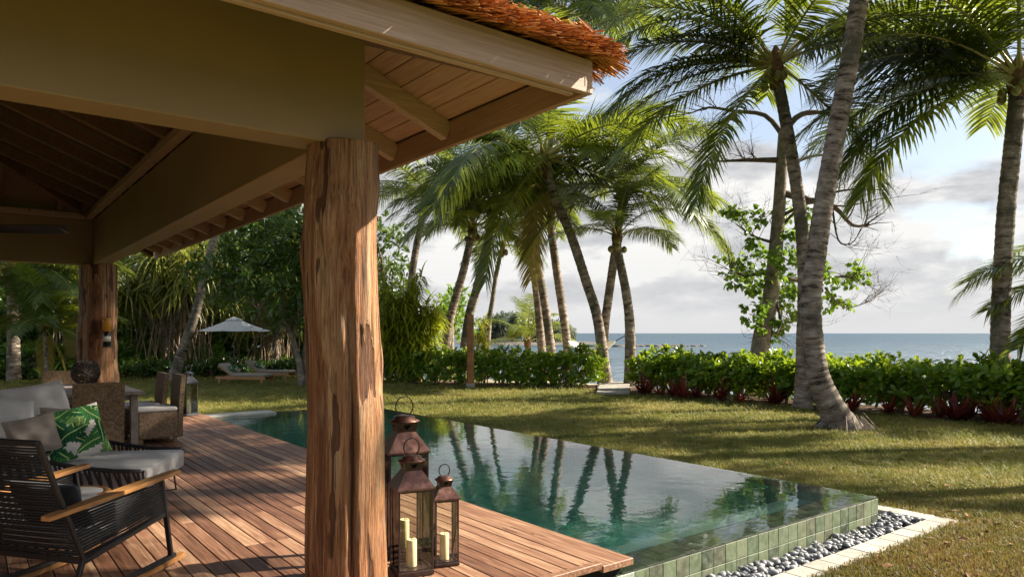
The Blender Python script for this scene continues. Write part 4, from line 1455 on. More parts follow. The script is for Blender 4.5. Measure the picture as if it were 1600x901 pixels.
# ---- rocking chair, seen from behind: local +y is its front
ro = H(-2.62, 4.32)
fw = H(0.28, 0.96) - H(0, 0)
rock = empty('rocking_chair', (ro.x, ro.y, 0), math.atan2(-fw.x, fw.y), 'black rope rocking chair with teak armrests, its back to us', 'rocking chair')
for s in (-1, 1):
    # side frame
    side = MB()
    xs_ = s * 0.345
    side.bar((xs_, -0.30, 0.235), (xs_, -0.40, 0.50), 0.032, 0.022, ch=0.004)
    side.bar((xs_, -0.40, 0.49), (s * 0.335, -0.565, 0.93), 0.032, 0.022, ch=0.004)
    side.build('back_post', M['black_metal'], rock)
    MB().bar((xs_, -0.31, 0.235), (xs_, 0.30, 0.355), 0.022, 0.034, ch=0.004).build('seat_rail', M['black_metal'], rock)
    MB().bar((xs_, 0.27, 0.585), (xs_, 0.355, 0.055), 0.034, 0.022, up=(0, 1, 0), ch=0.004).build('front_leg', M['black_metal'], rock)
    MB().bar((xs_, -0.305, 0.25), (xs_, -0.37, 0.06), 0.034, 0.022, up=(0, 1, 0), ch=0.004).build('rear_leg', M['black_metal'], rock)
    # teak armrest
    n = 8
    vs, fs = [], []
    for i in range(n + 1):
        tt = i / n
        y = -0.55 + 0.93 * tt
        z = 0.535 + 0.075 * tt
        w0 = 0.030 + 0.012 * math.sin(tt * math.pi)
        for (dx, dz) in ((-w0, -0.012), (w0, -0.012), (w0, 0.012), (-w0, 0.012)):
            vs.append((s * 0.365 + dx, y, z + dz))
    for i in range(n):
        for k in range(4):
            k2 = (k + 1) % 4
            fs.append((i * 4 + k, i * 4 + k2, i * 4 + 4 + k2, i * 4 + 4 + k))
    fs += [(3, 2, 1, 0), (n * 4, n * 4 + 1, n * 4 + 2, n * 4 + 3)]
    MB().add(vs, fs).build('armrest', M['teak'], rock)
    # rocker: black top strip over teak runner
    for nm, mt, dz, ww in (('rocker', 'teak', 0.0, 0.045), ('rocker_strip', 'black_metal', 0.028, 0.03)):
        mb = MB()
        pr = None
        for i in range(17):
            y = -0.62 + 1.07 * i / 16
            z = 0.018 + dz + 0.16 * ((y + 0.06) / 1.07) ** 2
            if pr and not (nm == 'rocker_strip' and (i < 2 or i > 15)):
                mb.bar(pr, (xs_, y, z), ww, 0.03 if nm == 'rocker' else 0.024)
            pr = (xs_, y, z)
        mb.build(nm, M[mt], rock)
    # side cords under the armrest
    for k in range(15):
        mb = MB()
        f = (k + 0.5) / 15
        z0 = 0.25 + (0.515 - 0.25) * f
        z1 = 0.362 + (0.585 - 0.362) * f
        y0 = -0.305 - (z0 - 0.235) * 0.38
        y1 = 0.305 - (z1 - 0.355) * 0.17
        mb.tube([(xs_ + s * 0.008, y0, z0), (xs_ + s * 0.014, (y0 + y1) / 2, (z0 + z1) / 2 - 0.004), (xs_ + s * 0.008, y1, z1)], 0.0062, 6)
        mb.build('side_cord', M['black_rope'], rock, True)
MB().bar((-0.345, -0.305, 0.24), (0.345, -0.305, 0.24), 0.024, 0.034, ch=0.004).build('rear_rail', M['black_metal'], rock)
MB().bar((-0.345, 0.30, 0.35), (0.345, 0.30, 0.35), 0.024, 0.034, ch=0.004).build('front_rail', M['black_metal'], rock)
MB().bar((-0.345, -0.568, 0.93), (0.345, -0.568, 0.93), 0.028, 0.026, ch=0.004).build('top_rail', M['black_metal'], rock)
MB().bar((-0.345, -0.37, 0.075), (0.345, -0.37, 0.075), 0.018, 0.018).build('stretcher', M['black_metal'], rock)
for k in range(40):                              # back cords, horizontal
    mb = MB()
    z = 0.262 + (0.915 - 0.262) * k / 39
    y = -0.31 - (z - 0.235) * 0.38 if z < 0.495 else -0.403 - (z - 0.49) * 0.378
    dy = 0.020
    for sgn in ((1, -1) if k % 2 else (-1, 1))[:1]:
        mb.tube([(-0.345, y, z), (-0.17, y - 0.010 + sgn * 0.004, z), (0, y - 0.013 + sgn * 0.004, z), (0.17, y - 0.010 + sgn * 0.004, z), (0.345, y, z)], 0.0062, 6)
    mb.build('back_cord', M['black_rope'], rock, True)
for k in range(9):
    x = -0.30 + 0.6 * k / 8
    MB().tube([(x, -0.30, 0.25), (x, 0.0, 0.29), (x, 0.29, 0.355)], 0.006, 6).build('seat_cord', M['black_rope'], rock, True)
o = tag(inst('seat_pad', block_cushion('seat_pad', 0.60, 0.56, 0.09, 'cushion_white', 0.03, 5)), 'white seat pad lying in the black rocking chair', 'cushion')
up_ = Vector((0, 0, 1))
rx = Vector((fw.y, -fw.x, 0))
orient(o, ro + fw * 0.0 + Vector((0, 0, 0.365)), rx, (up_ - fw * 0.19))
o = tag(inst('lumbar_pillow', pillow_mesh('lumbar_pillow', 0.50, 0.30, 0.14, 'pillow_tweed', 5)), 'dark tweed pillow lying in the black rocking chair', 'pillow')
orient(o, ro - fw * 0.20 + Vector((0, 0, 0.51)), rx, (fw + up_ * 0.5))

# ---- round side table
sp_ = at(112, 772, 5.25)
st = empty('side_table', (sp_.x, sp_.y, 0), 0, 'round teak side table with pale top beyond the rocking chair', 'side table')
zt_ = sp_.z
MB().lathe([(0.205, zt_ - 0.02), (0.205, zt_ + 0.012), (0.235, zt_ + 0.018), (0.255, zt_ + 0.008), (0.26, zt_ - 0.025), (0.22, zt_ - 0.035)], seg=40).build('teak_rim', M['teak'], st, True)
MB().lathe([(0.2, zt_ - 0.02), (0.203, zt_ + 0.014), (0.01, zt_ + 0.0145)], seg=32).build('table_top', M['cushion_white'], st)
for k in range(3):
    a = 2.1 * k + 0.4
    MB().tube([(0.17 * math.cos(a), 0.17 * math.sin(a), zt_ - 0.03), (0.21 * math.cos(a), 0.21 * math.sin(a), 0.005)], 0.012, 8).build('leg', M['black_metal'], st)

# ---- rope daybed: local +x is its open front
so = H(-3.07, 6.24)
sf = H(0.985, 0.17) - H(0, 0)
sofa = empty('rope_daybed', (so.x, so.y, 0), math.atan2(sf.y, sf.x), 'black rope lounge sofa with grey seat cushion, behind the rocking chair', 'sofa')
SD, SW = 1.22, 0.56


def rail(tt):
    return (-SD * tt, 0.395 + 0.035 * tt + 0.26 * max(0, tt - 0.12) ** 1.5)


for s in (-1, 1):
    pts = [(rail(k / 12)[0], s * SW, rail(k / 12)[1]) for k in range(13)]
    MB().tube(pts, 0.017, 10).build('arm_rail', M['black_rope'], sofa, True)
    MB().tube([(0.02, s * (SW - 0.01), 0.395), (0.02, s * (SW - 0.03), 0.25), (-0.06, s * (SW - 0.05), 0.205), (-SD, s * (SW - 0.05), 0.20)], 0.014, 8).build('lower_rail', M['black_metal'], sofa, True)
    for k in range(34):
        mb = MB()
        tt = (k + 0.6) / 34
        x, z = rail(tt)
        lean = 0.030 if k % 2 else -0.012
        mb.bar((x, s * (SW + 0.006), z), (min(0.0, x + lean + 0.035), s * (SW - 0.035), 0.205), 0.006, 0.019, up=(1, 0, 0))
        mb.build('side_strap', M['black_rope'], sofa)
    for xx in (-0.05, -1.05):
        MB().tube([(xx, s * (SW - 0.06), 0.205), (xx + 0.02, s * (SW - 0.05), 0.02), (xx - 0.10, s * (SW - 0.05), 0.012), (xx - 0.12, s * (SW - 0.06), 0.205)], 0.009, 6).build('leg', M['black_metal'], sofa, True)
xb, zb = rail(1.0)
MB().tube([(xb, -SW, zb), (xb - 0.06, -SW * 0.6, zb + 0.02), (xb - 0.08, 0, zb + 0.03), (xb - 0.06, SW * 0.6, zb + 0.02), (xb, SW, zb)], 0.017, 10).build('back_rail', M['black_rope'], sofa, True)
for k in range(40):
    mb = MB()
    y = -SW + 2 * SW * (k + 0.5) / 40
    x = xb - 0.08 * (1 - (y / SW) ** 2)
    mb.bar((x, y, zb + 0.03 * (1 - (y / SW) ** 2)), (xb + 0.06, y * 0.94, 0.205), 0.019, 0.006, up=(1, 0, 0))
    mb.build('back_strap', M['black_rope'], sofa)
MB().bar((0.02, -SW + 0.03, 0.25), (0.02, SW - 0.03, 0.25), 0.024, 0.024).build('front_rail', M['black_metal'], sofa)
MB().box((-SD / 2, 0, 0.215), (SD - 0.04, 2 * SW - 0.14, 0.02)).build('seat_base', M['black_rope'], sofa)
o = tag(inst('seat_cushion', block_cushion('seat_cushion', SD - 0.02, 2 * SW - 0.09, 0.165, 'cushion_grey', 0.028, 8, 0.014)), 'thick grey seat cushion on the black rope sofa', 'cushion')
sl = so - sf * (SD / 2 - 0.055)
orient(o, Vector((sl.x, sl.y, 0.318)), sf, (0, 0, 1))
for zz in (0.066, -0.066):                       # piped seams round the cushion edge
    hx, hy, cr_ = (SD - 0.02) / 2 - 0.004, (2 * SW - 0.09) / 2 - 0.004, 0.03
    ring = []
    for (qx, qy, a0) in ((1, 1, 0), (-1, 1, 90), (-1, -1, 180), (1, -1, 270)):
        for q in range(5):
            a = R(a0 + 22.5 * q)
            ring.append((qx * (hx - cr_) + cr_ * math.cos(a), qy * (hy - cr_) + cr_ * math.sin(a), zz))
    MB().tube(ring, 0.0042, 5, closed=True).build('piping', M['cushion_grey'], o, True)
sy = Vector((-sf.y, sf.x, 0))


def pillow(name, label, u, v, d, w, h, t, mat, face, roll, seed, prt=None, n=22):
    """face = direction the pillow front looks to (camera frame x, d, z)"""
    o = tag(inst(name, pillow_mesh(name, w, h, t, mat, seed, n, prt=prt)), label, 'pillow')
    p = at(u, v, d)
    fz = H(face[0], face[1]) - H(0, 0)
    z = Vector((fz.x, fz.y, face[2])).normalized()
    x0 = Vector((0, 0, 1)).cross(z).normalized()
    y0 = z.cross(x0)
    x = x0 * math.cos(roll) + y0 * math.sin(roll)
    orient(o, p, x, z)
    return o


pillow('scatter_pillow', 'pale grey pillow with raised corner at the sofa back, upper one', 58, 640, 6.55, 0.62, 0.50, 0.20, 'pillow_light', (0.85, -0.45, 0.40), R(6), 1)
pillow('scatter_pillow', 'pale grey pillow cut by the left photo edge on the sofa', 0, 664, 5.95, 0.56, 0.52, 0.20, 'pillow_light', (0.9, -0.35, 0.35), R(-14), 2)
pillow('scatter_pillow', 'taupe pillow squeezed between pale pillow and leaf print pillow', 52, 680, 5.75, 0.38, 0.32, 0.14, 'pillow_taupe', (0.75, -0.6, 0.35), R(8), 3)
pillow('scatter_pillow', 'taupe grey pillow showing just behind the leaf print pillow', 108, 664, 6.45, 0.46, 0.34, 0.14, 'pillow_taupe', (0.75, -0.6, 0.45), R(-6), 4)
pillow('leaf_pillow', 'square pillow with green banana leaf print on the sofa', 117, 676, 6.02, 0.46, 0.46, 0.15, 'leaf_print', (0.62, -0.72, 0.45), R(11), 6, banana_print, 100)

# ---- umbrella, loungers
ub = gnd(366, 592)
umb = empty('parasol', (ub.x, ub.y, LAWN), R(10), 'pale grey parasol standing over the two loungers', 'parasol')
MB().tube([(0, 0, 0), (0, 0, 2.42)], 0.022, 8).build('pole', M['lantern_grey'], umb)
MB().lathe([(0.28, 0.0), (0.28, 0.06), (0.05, 0.09), (0.04, 0.3)], seg=20).build('foot', M['lantern_grey'], umb)


def canopy(r0, z0, r1, z1, n=8, sag=0.05, thick=0.012):
    vs, fs = [], []
    rings = 6
    for s in (0, 1):
        for i in range(rings + 1):
            f = i / rings
            for k in range(n * 3):
                a = 2 * math.pi * k / (n * 3)
                m_ = (k % 3)
                rr_ = r0 + (r1 - r0) * f
                edge = 1.0 if m_ == 0 else math.cos(math.pi / n) / math.cos((m_ / 3 - 0.5) * 2 * math.pi / n)
                z = z0 + (z1 - z0) * f - sag * math.sin(f * math.pi) * 0.6 - (0.02 * f if m_ else 0) - s * thick
                vs.append((rr_ * edge * math.cos(a), rr_ * edge * math.sin(a), z))
    N = n * 3
    B = (rings + 1) * N
    for s in (0, 1):
        for i in range(rings):
            for k in range(N):
                k2 = (k + 1) % N
                q = (s * B + i * N + k, s * B + (i + 1) * N + k, s * B + (i + 1) * N + k2, s * B + i * N + k2)
                fs.append(q if s == 0 else q[::-1])
    for k in range(N):
        k2 = (k + 1) % N
        fs.append((rings * N + k, B + rings * N + k, B + rings * N + k2, rings * N + k2))
    return MB().add(vs, fs)


cn = canopy(0.22, 2.36, 1.42, 1.92).build('canopy', M['canopy_cloth'], umb)
canopy(0.02, 2.48, 0.34, 2.36, sag=0.0).build('vent', M['canopy_cloth'], cn)
for k in range(8):
    a = 2 * math.pi * k / 8
    MB().bar((0.05 * math.cos(a), 0.05 * math.sin(a), 2.34), (1.38 * math.cos(a), 1.38 * math.sin(a), 1.885), 0.018, 0.018).build('rib', M['lounger_wood'], umb)


def lounger(loc, rz, label, pil):
    t = empty('sun_lounger', loc, rz, label, 'sun lounger', 'wooden loungers under the parasol')
    # head at local -x, foot at +x
    for s in (-1, 1):
        MB().box((0, s * 0.30, 0.22), (1.98, 0.045, 0.10), ch=0.006).build('side_rail', M['lounger_wood'], t)
    for x in (-0.85, 0.85):
        for s in (-1, 1):
            MB().box((x, s * 0.30, 0.085), (0.07, 0.05, 0.17)).build('leg', M['lounger_wood'], t)
    for k in range(9):
        MB().box((-0.25 + 0.135 * k, 0, 0.262), (0.10, 0.60, 0.02)).build('slat', M['lounger_wood'], t)
    inst('mattress', block_cushion('mattress', 1.28, 0.60, 0.09, 'lounger_pad', 0.025, 4), t, (0.34, 0, 0.322))
    bk = inst('back_mattress', block_cushion('back_mattress', 0.74, 0.60, 0.09, 'lounger_pad', 0.025, 4), t, (-0.575, 0, 0.50), (0, R(34), 0))
    MB().box((0, 0, -0.06), (0.72, 0.58, 0.025)).build('back_board', M['lounger_wood'], bk)
    p = inst('leaf_pillow', pil)
    M_ = t.matrix_basis @ Matrix.Translation((-0.42, 0, 0.55)) @ Matrix.Rotation(R(34), 4, 'Y') @ Matrix.Rotation(R(90), 4, 'Z')
    p.matrix_world = M_
    return t, p


lpm = pillow_mesh('leaf_pillow', 0.50, 0.30, 0.13, 'leaf_print', 9, 36, prt=banana_print)
yaw = -TH
a_ = gnd(383, 599)
_, p_ = lounger((a_.x, a_.y, LAWN), yaw + R(-12), 'nearer wooden lounger with pale mattress on the lawn', lpm)
tag(p_, 'green leaf print pillow on the nearer wooden lounger', 'pillow')
a_ = gnd(421, 592)
_, p_ = lounger((a_.x, a_.y, LAWN), yaw + R(-12), 'farther wooden lounger with pale mattress on the lawn', lpm)
tag(p_, 'green leaf print pillow on the farther wooden lounger', 'pillow')

# ---- hammock between two palms by the water
h0, h1 = at(878, 522, 27.0), at(982, 521, 25.0)
ham = empty('hammock', ((h0.x + h1.x) / 2, (h0.y + h1.y) / 2, 0), 0, 'pale cloth hammock slung between two palm trunks by the water', 'hammock')
HO = Vector(ham.location)
ax_ = (h1 - h0)
sd_ = ax_.cross(Vector((0, 0, 1))).normalized()
vs, fs = [], []
n, m_ = 18, 8
for i in range(n + 1):
    f = i / n
    p = h0.lerp(h1, 0.12 + 0.70 * f)
    sag = 0.78 * math.sin(math.pi * (0.12 + 0.76 * f)) ** 1.1
    wd_ = 0.06 + 0.42 * math.sin(math.pi * f) ** 0.6
    for j in range(m_ + 1):
        g_ = -1 + 2 * j / m_
        vs.append(p + sd_ * g_ * wd_ + Vector((0, 0, -sag + 0.22 * wd_ * 2 * g_ * g_)) - HO)
for i in range(n):
    for j in range(m_):
        a = i * (m_ + 1) + j
        fs.append((a, a + m_ + 1, a + m_ + 2, a + 1))
MB().add(vs, fs).build('sling', M['hammock_cloth'], ham, True)
for e0, f in ((h0, 0), (h1, n)):
    tip = vs[f * (m_ + 1) + m_ // 2]
    MB().tube([e0 - HO, tip], 0.018, 6).build('rope', M['dark_vine'], ham)

# ================================================================== vegetation
def ground_at(p):
    z, _ = land_z(np.array([p.x]), np.array([p.y]))
    return float(z[0])


def two_mat_mesh(name, parts, mats):
    """parts: list of (verts, faces, rnd, slot)"""
    v, f, r = join_parts([(a, b, c) for a, b, c, _ in parts])
    me = np_mesh(name, v, f, mats[0], r)
    for m_ in mats[1:]:
        me.materials.append(m_)
    idx = np.concatenate([np.full(len(p[1]), p[3], dtype=np.int32) for p in parts])
    me.polygons.foreach_set('material_index', idx)
    me.update()
    return me


def frond_mesh(e0, droop, seed, L=4.5, nl=100, hang=0.20, mat='palm_leaf', dry=0.0):
    g = np.random.default_rng(seed)
    n = 26
    ang = R(e0) - R(droop) * (np.linspace(0, 1, n) ** 1.35)
    step = L / (n - 1)
    X = np.concatenate([[0], np.cumsum(np.cos(ang[:-1]) * step)])
    Z = np.concatenate([[0], np.cumsum(np.sin(ang[:-1]) * step)])
    bow = g.normal(0, 0.10)
    Y = bow * L * np.linspace(0, 1, n) ** 2 * 0.5
    P = np.stack([X, Y, Z], 1)
    mb = MB()
    rad = 0.045 * (1 - 0.93 * np.linspace(0, 1, n) ** 0.8) * (L / 4.5)
    rad[0] *= 1.8
    mb.tube([P[i] for i in range(0, n, 2)] + [P[-1]], [rad[i] for i in range(0, n, 2)] + [rad[-1]], 5, True, 0.5)
    parts = [(np.array([tuple(q) for q in mb.v]), mb.f, np.full(len(mb.v), 0.5), 1)]
    t = np.linspace(0.13, 0.985, nl)
    for s in (-1, 1):
        tt = np.clip(t + g.normal(0, 0.004, nl), 0, 0.995)
        fi = tt * (n - 1)
        i0 = np.clip(fi.astype(int), 0, n - 2)
        B = P[i0] + (P[i0 + 1] - P[i0]) * (fi - i0)[:, None]
        T = unit(P[i0 + 1] - P[i0])
        S = np.tile(np.array([0, s, 0.0]), (nl, 1))
        N = np.cross(T, np.array([0, 1.0, 0]))
        N = np.where(N[:, 2:3] < 0, -N, N)
        fwd = 0.35 + 0.75 * tt ** 1.5 + g.normal(0, 0.06, nl)
        lift = 0.28 + g.normal(0, 0.13, nl)
        D = unit(S + T * fwd[:, None] + N * lift[:, None])
        ln = (0.20 + 0.80 * np.sin(np.pi * np.clip(0.12 + 0.80 * tt, 0, 1)) ** 0.7) * 1.18 * (L / 4.5) * (1 + g.normal(0, 0.06, nl))
        wid = 0.060 * (L / 4.5) * (1 + g.normal(0, 0.1, nl))
        hg = hang * (0.75 + 0.5 * g.random(nl))
        W = unit(T - D * np.sum(T * D, axis=1, keepdims=True))
        base = np.clip(0.42 + dry + 0.12 * (tt - 0.5) + g.normal(0, 0.14, nl), 0, 1)
        parts.append((*straps(B, D, ln, wid, base, 3, hg, 0.93, W), 0))
    return two_mat_mesh('frond', parts, [M[mat], M['frond_stem']])


FRONDS = {}
for k, (e0, dr) in enumerate(((82, 48), (62, 70), (44, 74), (26, 66), (8, 54), (-14, 46), (-42, 34))):
    FRONDS[e0] = [frond_mesh(e0, dr + q * 9, 10 * k + q, hang=0.15 + 0.05 * q + (0.06 if e0 < 30 else 0), dry=0.05 if e0 < 0 else 0) for q in range(2)]
FE = sorted(FRONDS)
DRY = [frond_mesh(-62, 24, 91, hang=0.3, mat='palm_leaf_dry'), frond_mesh(10, 80, 92, hang=0.25, mat='palm_leaf_dry')]


def spline(pts, n):
    pts = [Vector(p) for p in pts]
    out = []
    m_ = len(pts) - 1
    for i in range(n + 1):
        f = i / n * m_
        k = min(int(f), m_ - 1)
        t = f - k
        p0, p1, p2, p3 = pts[max(k - 1, 0)], pts[k], pts[k + 1], pts[min(k + 2, m_)]
        out.append(0.5 * ((2 * p1) + (p2 - p0) * t + (2 * p0 - 5 * p1 + 4 * p2 - p3) * t * t + (3 * p1 - p0 - 3 * p2 + p3) * t ** 3))
    return out


def palm(label, pts, r0, r1, seed, L=4.5, nf=20, spec=None, flare=1.5, group='tall coconut palms', dry=0, name='coconut_palm', nuts=True, lo=-8, back=False):
    """pts: world points of the trunk, ground first, crown last"""
    g = random.Random(seed)
    r0, r1 = r0 * 0.89, r1 * 0.89
    b = Vector(pts[0])
    t = empty(name, b, 0, label, 'palm tree', group)
    ln = sum((Vector(q) - Vector(p)).length for p, q in zip(pts[:-1], pts[1:]))
    n = max(24, int(ln / 0.055))
    sp = spline(pts, n)
    rad = []
    for i in range(n + 1):
        f = i / n
        z = f * ln
        r = r0 + (r1 - r0) * f ** 0.75 + (flare - 1) * r0 * math.exp(-z / 0.42)
        ring = (z / 0.17 + 0.25 * math.sin(z * 3.1 + seed)) % 1.0
        rad.append(r * (1 + 0.055 * (1 - ring) ** 2 - 0.03 * (ring > 0.86) + g.uniform(-0.012, 0.012)))
    MB().tube([p - b for p in sp], rad, 18).build('trunk', M['palm_bark'], t, True)
    top = sp[-1] - b
    s = L / 4.5
    # fibre sheath at the crown
    mb = MB()
    mb.lathe([(r1 * 0.95, -0.45 * s), (r1 * 1.35, -0.15 * s), (r1 * 1.5, 0.05 * s), (r1 * 1.1, 0.35 * s), (r1 * 0.3, 0.6 * s)], top, 9)
    mb.build('crown_sheath', M['crown_fibre'], t, True)
    fl = list(spec or [])
    k0 = g.uniform(0, 360)
    n0 = max(0, nf - len(fl))
    for k in range(n0):
        az = (k0 + k * 137.5 + g.uniform(-10, 10)) % 360
        e = 84 - (84 - lo) * ((k + 0.5) / n0) ** 0.9 + g.uniform(-5, 5)
        fl.append((az, e))
    for az, e in fl:
        if back and 212 < az < 328:
            e = max(e, 60)
        ke = min(FE, key=lambda q: abs(q - e))
        me = FRONDS[ke][g.randrange(2)]
        a = R(az) - TH
        o = inst('frond', me, t, top + Vector((math.cos(a), math.sin(a), 0)) * r1 * 0.7 + Vector((0, 0, 0.10 + 0.25 * max(0, e) / 90)) * s, (g.uniform(-0.25, 0.25), R(max(-8, min(8, ke - e))), a), s * g.uniform(0.9, 1.08))
    for k in range(dry):
        a = g.uniform(0, 6.28)
        inst('dry_frond', DRY[0], t, top + Vector((math.cos(a), math.sin(a), 0)) * r1 - Vector((0, 0, 0.1)), (0, 0, a), s * 0.75)
    if nuts:
        mb = MB()
        for k in range(7):
            a = g.uniform(0, 6.28)
            q = top + Vector((math.cos(a) * r1 * 1.9, math.sin(a) * r1 * 1.9, -0.12 - 0.3 * g.random()))
            mb.lathe([(0.03, -0.12), (0.09, -0.06), (0.105, 0.0), (0.085, 0.07), (0.02, 0.12)], q, 8)
        tag(mb.build('coconut_cluster', M['coconut'], t, True), kind='stuff')
    return t


def pp(d, *uv, base=None):
    out = []
    for (u, v) in uv:
        out.append(at(u, v, d))
    if base is not None:
        p = H((base - 800) / F * d, d)
        p.z = ground_at(p) - 0.08
        out.insert(0, p)
    return out


# right-hand palms
palm('big foreground palm with swollen leaning foot on the lawn before the hedge', pp(13.6, (1283, 600), (1271, 540), (1267, 470), (1275, 400), (1290, 300), (1312, 180), (1330, 80), (1347, -30), (1362, -140), base=1320),
     0.235, 0.18, 1, 4.8, 13, [(185, 26), (172, 8), (160, 26), (240, 44), (300, 26), (345, 8), (20, 8), (330, 26), (190, 62), (270, 62), (182, 8)], flare=2.0, lo=20)
palm('palm trunk leaning left just behind the big foreground palm', pp(17.2, (1256, 520), (1257, 440), (1252, 350), (1240, 260), (1224, 170), (1212, 110), base=1254),
     0.20, 0.15, 2, 4.5, 21, [(186, 26), (172, 26), (192, -14), (182, 0), (196, 8), (180, 8), (176, 44), (204, -42), (345, -42), (330, 26), (0, 26), (35, 44), (10, 44), (200, 44), (190, 8)], flare=1.5, back=True, lo=15)
palm('straight palm at the right photo edge behind the hedge', pp(16.0, (1563, 520), (1566, 430), (1573, 320), (1583, 220), (1592, 130), base=1562),
     0.225, 0.19, 3, 4.7, 19, [(184, 8), (178, 26), (190, 26), (172, 8), (186, 44), (160, 26), (195, 44), (150, 8), (60, 26), (335, 26), (183, -8), (176, 14), (188, 0), (192, -14)], flare=1.5, back=True, lo=15)
# palms grouped along the left hedge
palm('front palm of the middle group, trunk bending left beside the path', pp(25.0, (934, 500), (916, 440), (893, 370), (868, 310), (852, 255), base=948),
     0.205, 0.17, 4, 5.6, 20, [(188, 26), (182, 8), (215, -14), (240, 8), (350, 26), (10, 44), (330, 8), (5, 8), (170, 26), (260, 26), (196, -14), (222, -42), (352, -14)], flare=1.5, dry=1)
palm('upright palm with forked look right of the path, taller trunk', pp(26.5, (944, 520), (950, 470), (960, 400), (970, 330), (974, 300), base=943),
     0.20, 0.16, 5, 4.5, 17, [(350, 8), (345, -14), (20, 26), (60, 44), (180, 26), (200, 8), (10, 62), (190, -14), (5, -8)])
palm('palm curving left at the open sea, rightmost of the middle group', pp(24.5, (984, 510), (979, 462), (972, 425), (966, 395), (964, 372), base=985),
     0.195, 0.15, 6, 2.9, 11, None, lo=10)
palm('tallest palm of the middle group, its crown above the thatch edge', pp(29.0, (884, 520), (868, 410), (861, 345), (862, 220), (872, 100), (880, 30), base=892),
     0.21, 0.15, 7, 4.6, 20, [(0, 44), (20, 26), (175, 44), (190, 26), (345, 26)])
palm('slim palm trunk in the middle group, left one of the close pair', pp(30.0, (840, 470), (832, 416), (828, 370), (826, 335), base=851), 0.20, 0.15, 8, 3.3, 14, lo=8)
palm('slim palm trunk in the middle group, right one of the close pair', pp(28.0, (852, 480), (840, 409), (833, 350), (829, 315), base=868), 0.20, 0.15, 9, 3.2, 13, lo=8)
palm('palm leaning right at the left end of the clipped hedge', pp(30.0, (702, 505), (715, 455), (726, 415), (738, 360), base=690), 0.22, 0.17, 10, 3.7, 15, lo=5)
palm('dark trunked palm leaning right beside the wooden post', pp(28.5, (732, 500), (745, 450), (757, 400), (768, 350), (772, 325), base=721), 0.215, 0.16, 11, 4.2, 15, [(185, 8), (200, 8), (170, 26)], lo=5)
palm('thin pale palm trunk in front of the far headland', pp(34.0, (764, 510), (770, 465), (776, 425), (785, 385), base=760), 0.14, 0.11, 12, 2.5, 11)
palm('palm behind the yellow green bush, crown half hidden by the column', pp(33.0, (640, 470), (648, 400), (660, 340), (668, 305), base=636), 0.2, 0.16, 13, 4.2, 12, [(0, 26), (180, 26), (200, 8), (340, 8)])
# left-hand palms
palm('white barked palm leaning right beside the parasol', pp(27.5, (282, 555), (297, 515), (312, 465), (324, 415), (338, 360), (352, 300), (368, 235), base=270), 0.22, 0.16, 15, 4.2, 12, flare=1.7, lo=25)
palm('young palm with long hanging fronds at the left photo edge', pp(27.0, (20, 480), (18, 450), (16, 425), base=22), 0.22, 0.2, 16, 4.2, 18, [(0, 8), (340, 8), (20, 26), (315, -14)], nuts=False)
palm('yellowish young palm left of the back column', pp(25.5, (72, 560), (70, 530), (69, 510), base=73), 0.07, 0.06, 17, 2.6, 13, dry=2, nuts=False, name='young_palm', flare=1.2, group='young palms')
palm('pale stemmed young palm just left of the back column', pp(30.0, (112, 545), (116, 510), (120, 480), base=108), 0.10, 0.08, 18, 3.0, 13, dry=2, nuts=False, name='young_palm', group='young palms')
palm('short yellowing palm behind the hedge in front of the headland', pp(32.0, (826, 545), (824, 537), base=826), 0.12, 0.12, 19, 2.6, 9, dry=0, nuts=False, name='young_palm', group='young palms', lo=20)
# palms past the right edge, the tall two unseen and shading lawn and sofa
palm('palm whose yellow frond tips enter at the right photo edge', [H(13.6, 15.6, -0.5), H(13.7, 15.6, 1.2), H(13.8, 15.7, 2.6)], 0.16, 0.14, 20, 3.4, 14, [(180, 8), (190, -14), (176, -42), (170, 26)], nuts=False, name='young_palm', group='young palms')
palm('tall palm past the right photo edge shading the lawn', [H(17.5, 12.5, -0.5), H(17.0, 12.8, 3), H(16.4, 13.4, 6), H(16.0, 13.6, 8.6)], 0.22, 0.17, 21, 4.6, 11)
palm('tall palm just past the right photo edge, its crown out of view, shading the sofa', [H(9.6, 9.0, -0.5), H(9.2, 9.1, 3), H(8.6, 9.3, 6), H(8.0, 9.5, 8.7)], 0.22, 0.17, 22, 3.5, 22, lo=0)


# ---- leafy trees
def twig(mb, p, d, ln, r, g, depth, curl=0.5):
    pts, rad = [Vector(p)], [r]
    d = Vector(d).normalized()
    n = 5
    for i in range(n):
        d = (d + Vector((g.gauss(0, 1), g.gauss(0, 1), g.gauss(0, 1))) * 0.16 * curl + Vector((0, 0, 0.05 * curl))).normalized()
        pts.append(pts[-1] + d * ln / n)
        rad.append(r * (1 - 0.75 * (i + 1) / n))
    mb.tube(pts, rad, 5 if r > 0.012 else 3, False)
    if depth > 0:
        for k in range(g.randrange(3, 6)):
            i = g.randrange(1, n + 1)
            dd = (d + Vector((g.gauss(0, 1), g.gauss(0, 1), g.gauss(0, 0.8))) * 0.8).normalized()
            twig(mb, pts[i], dd, ln * g.uniform(0.4, 0.7), max(rad[i] * 0.7, 0.004), g, depth - 1, curl)


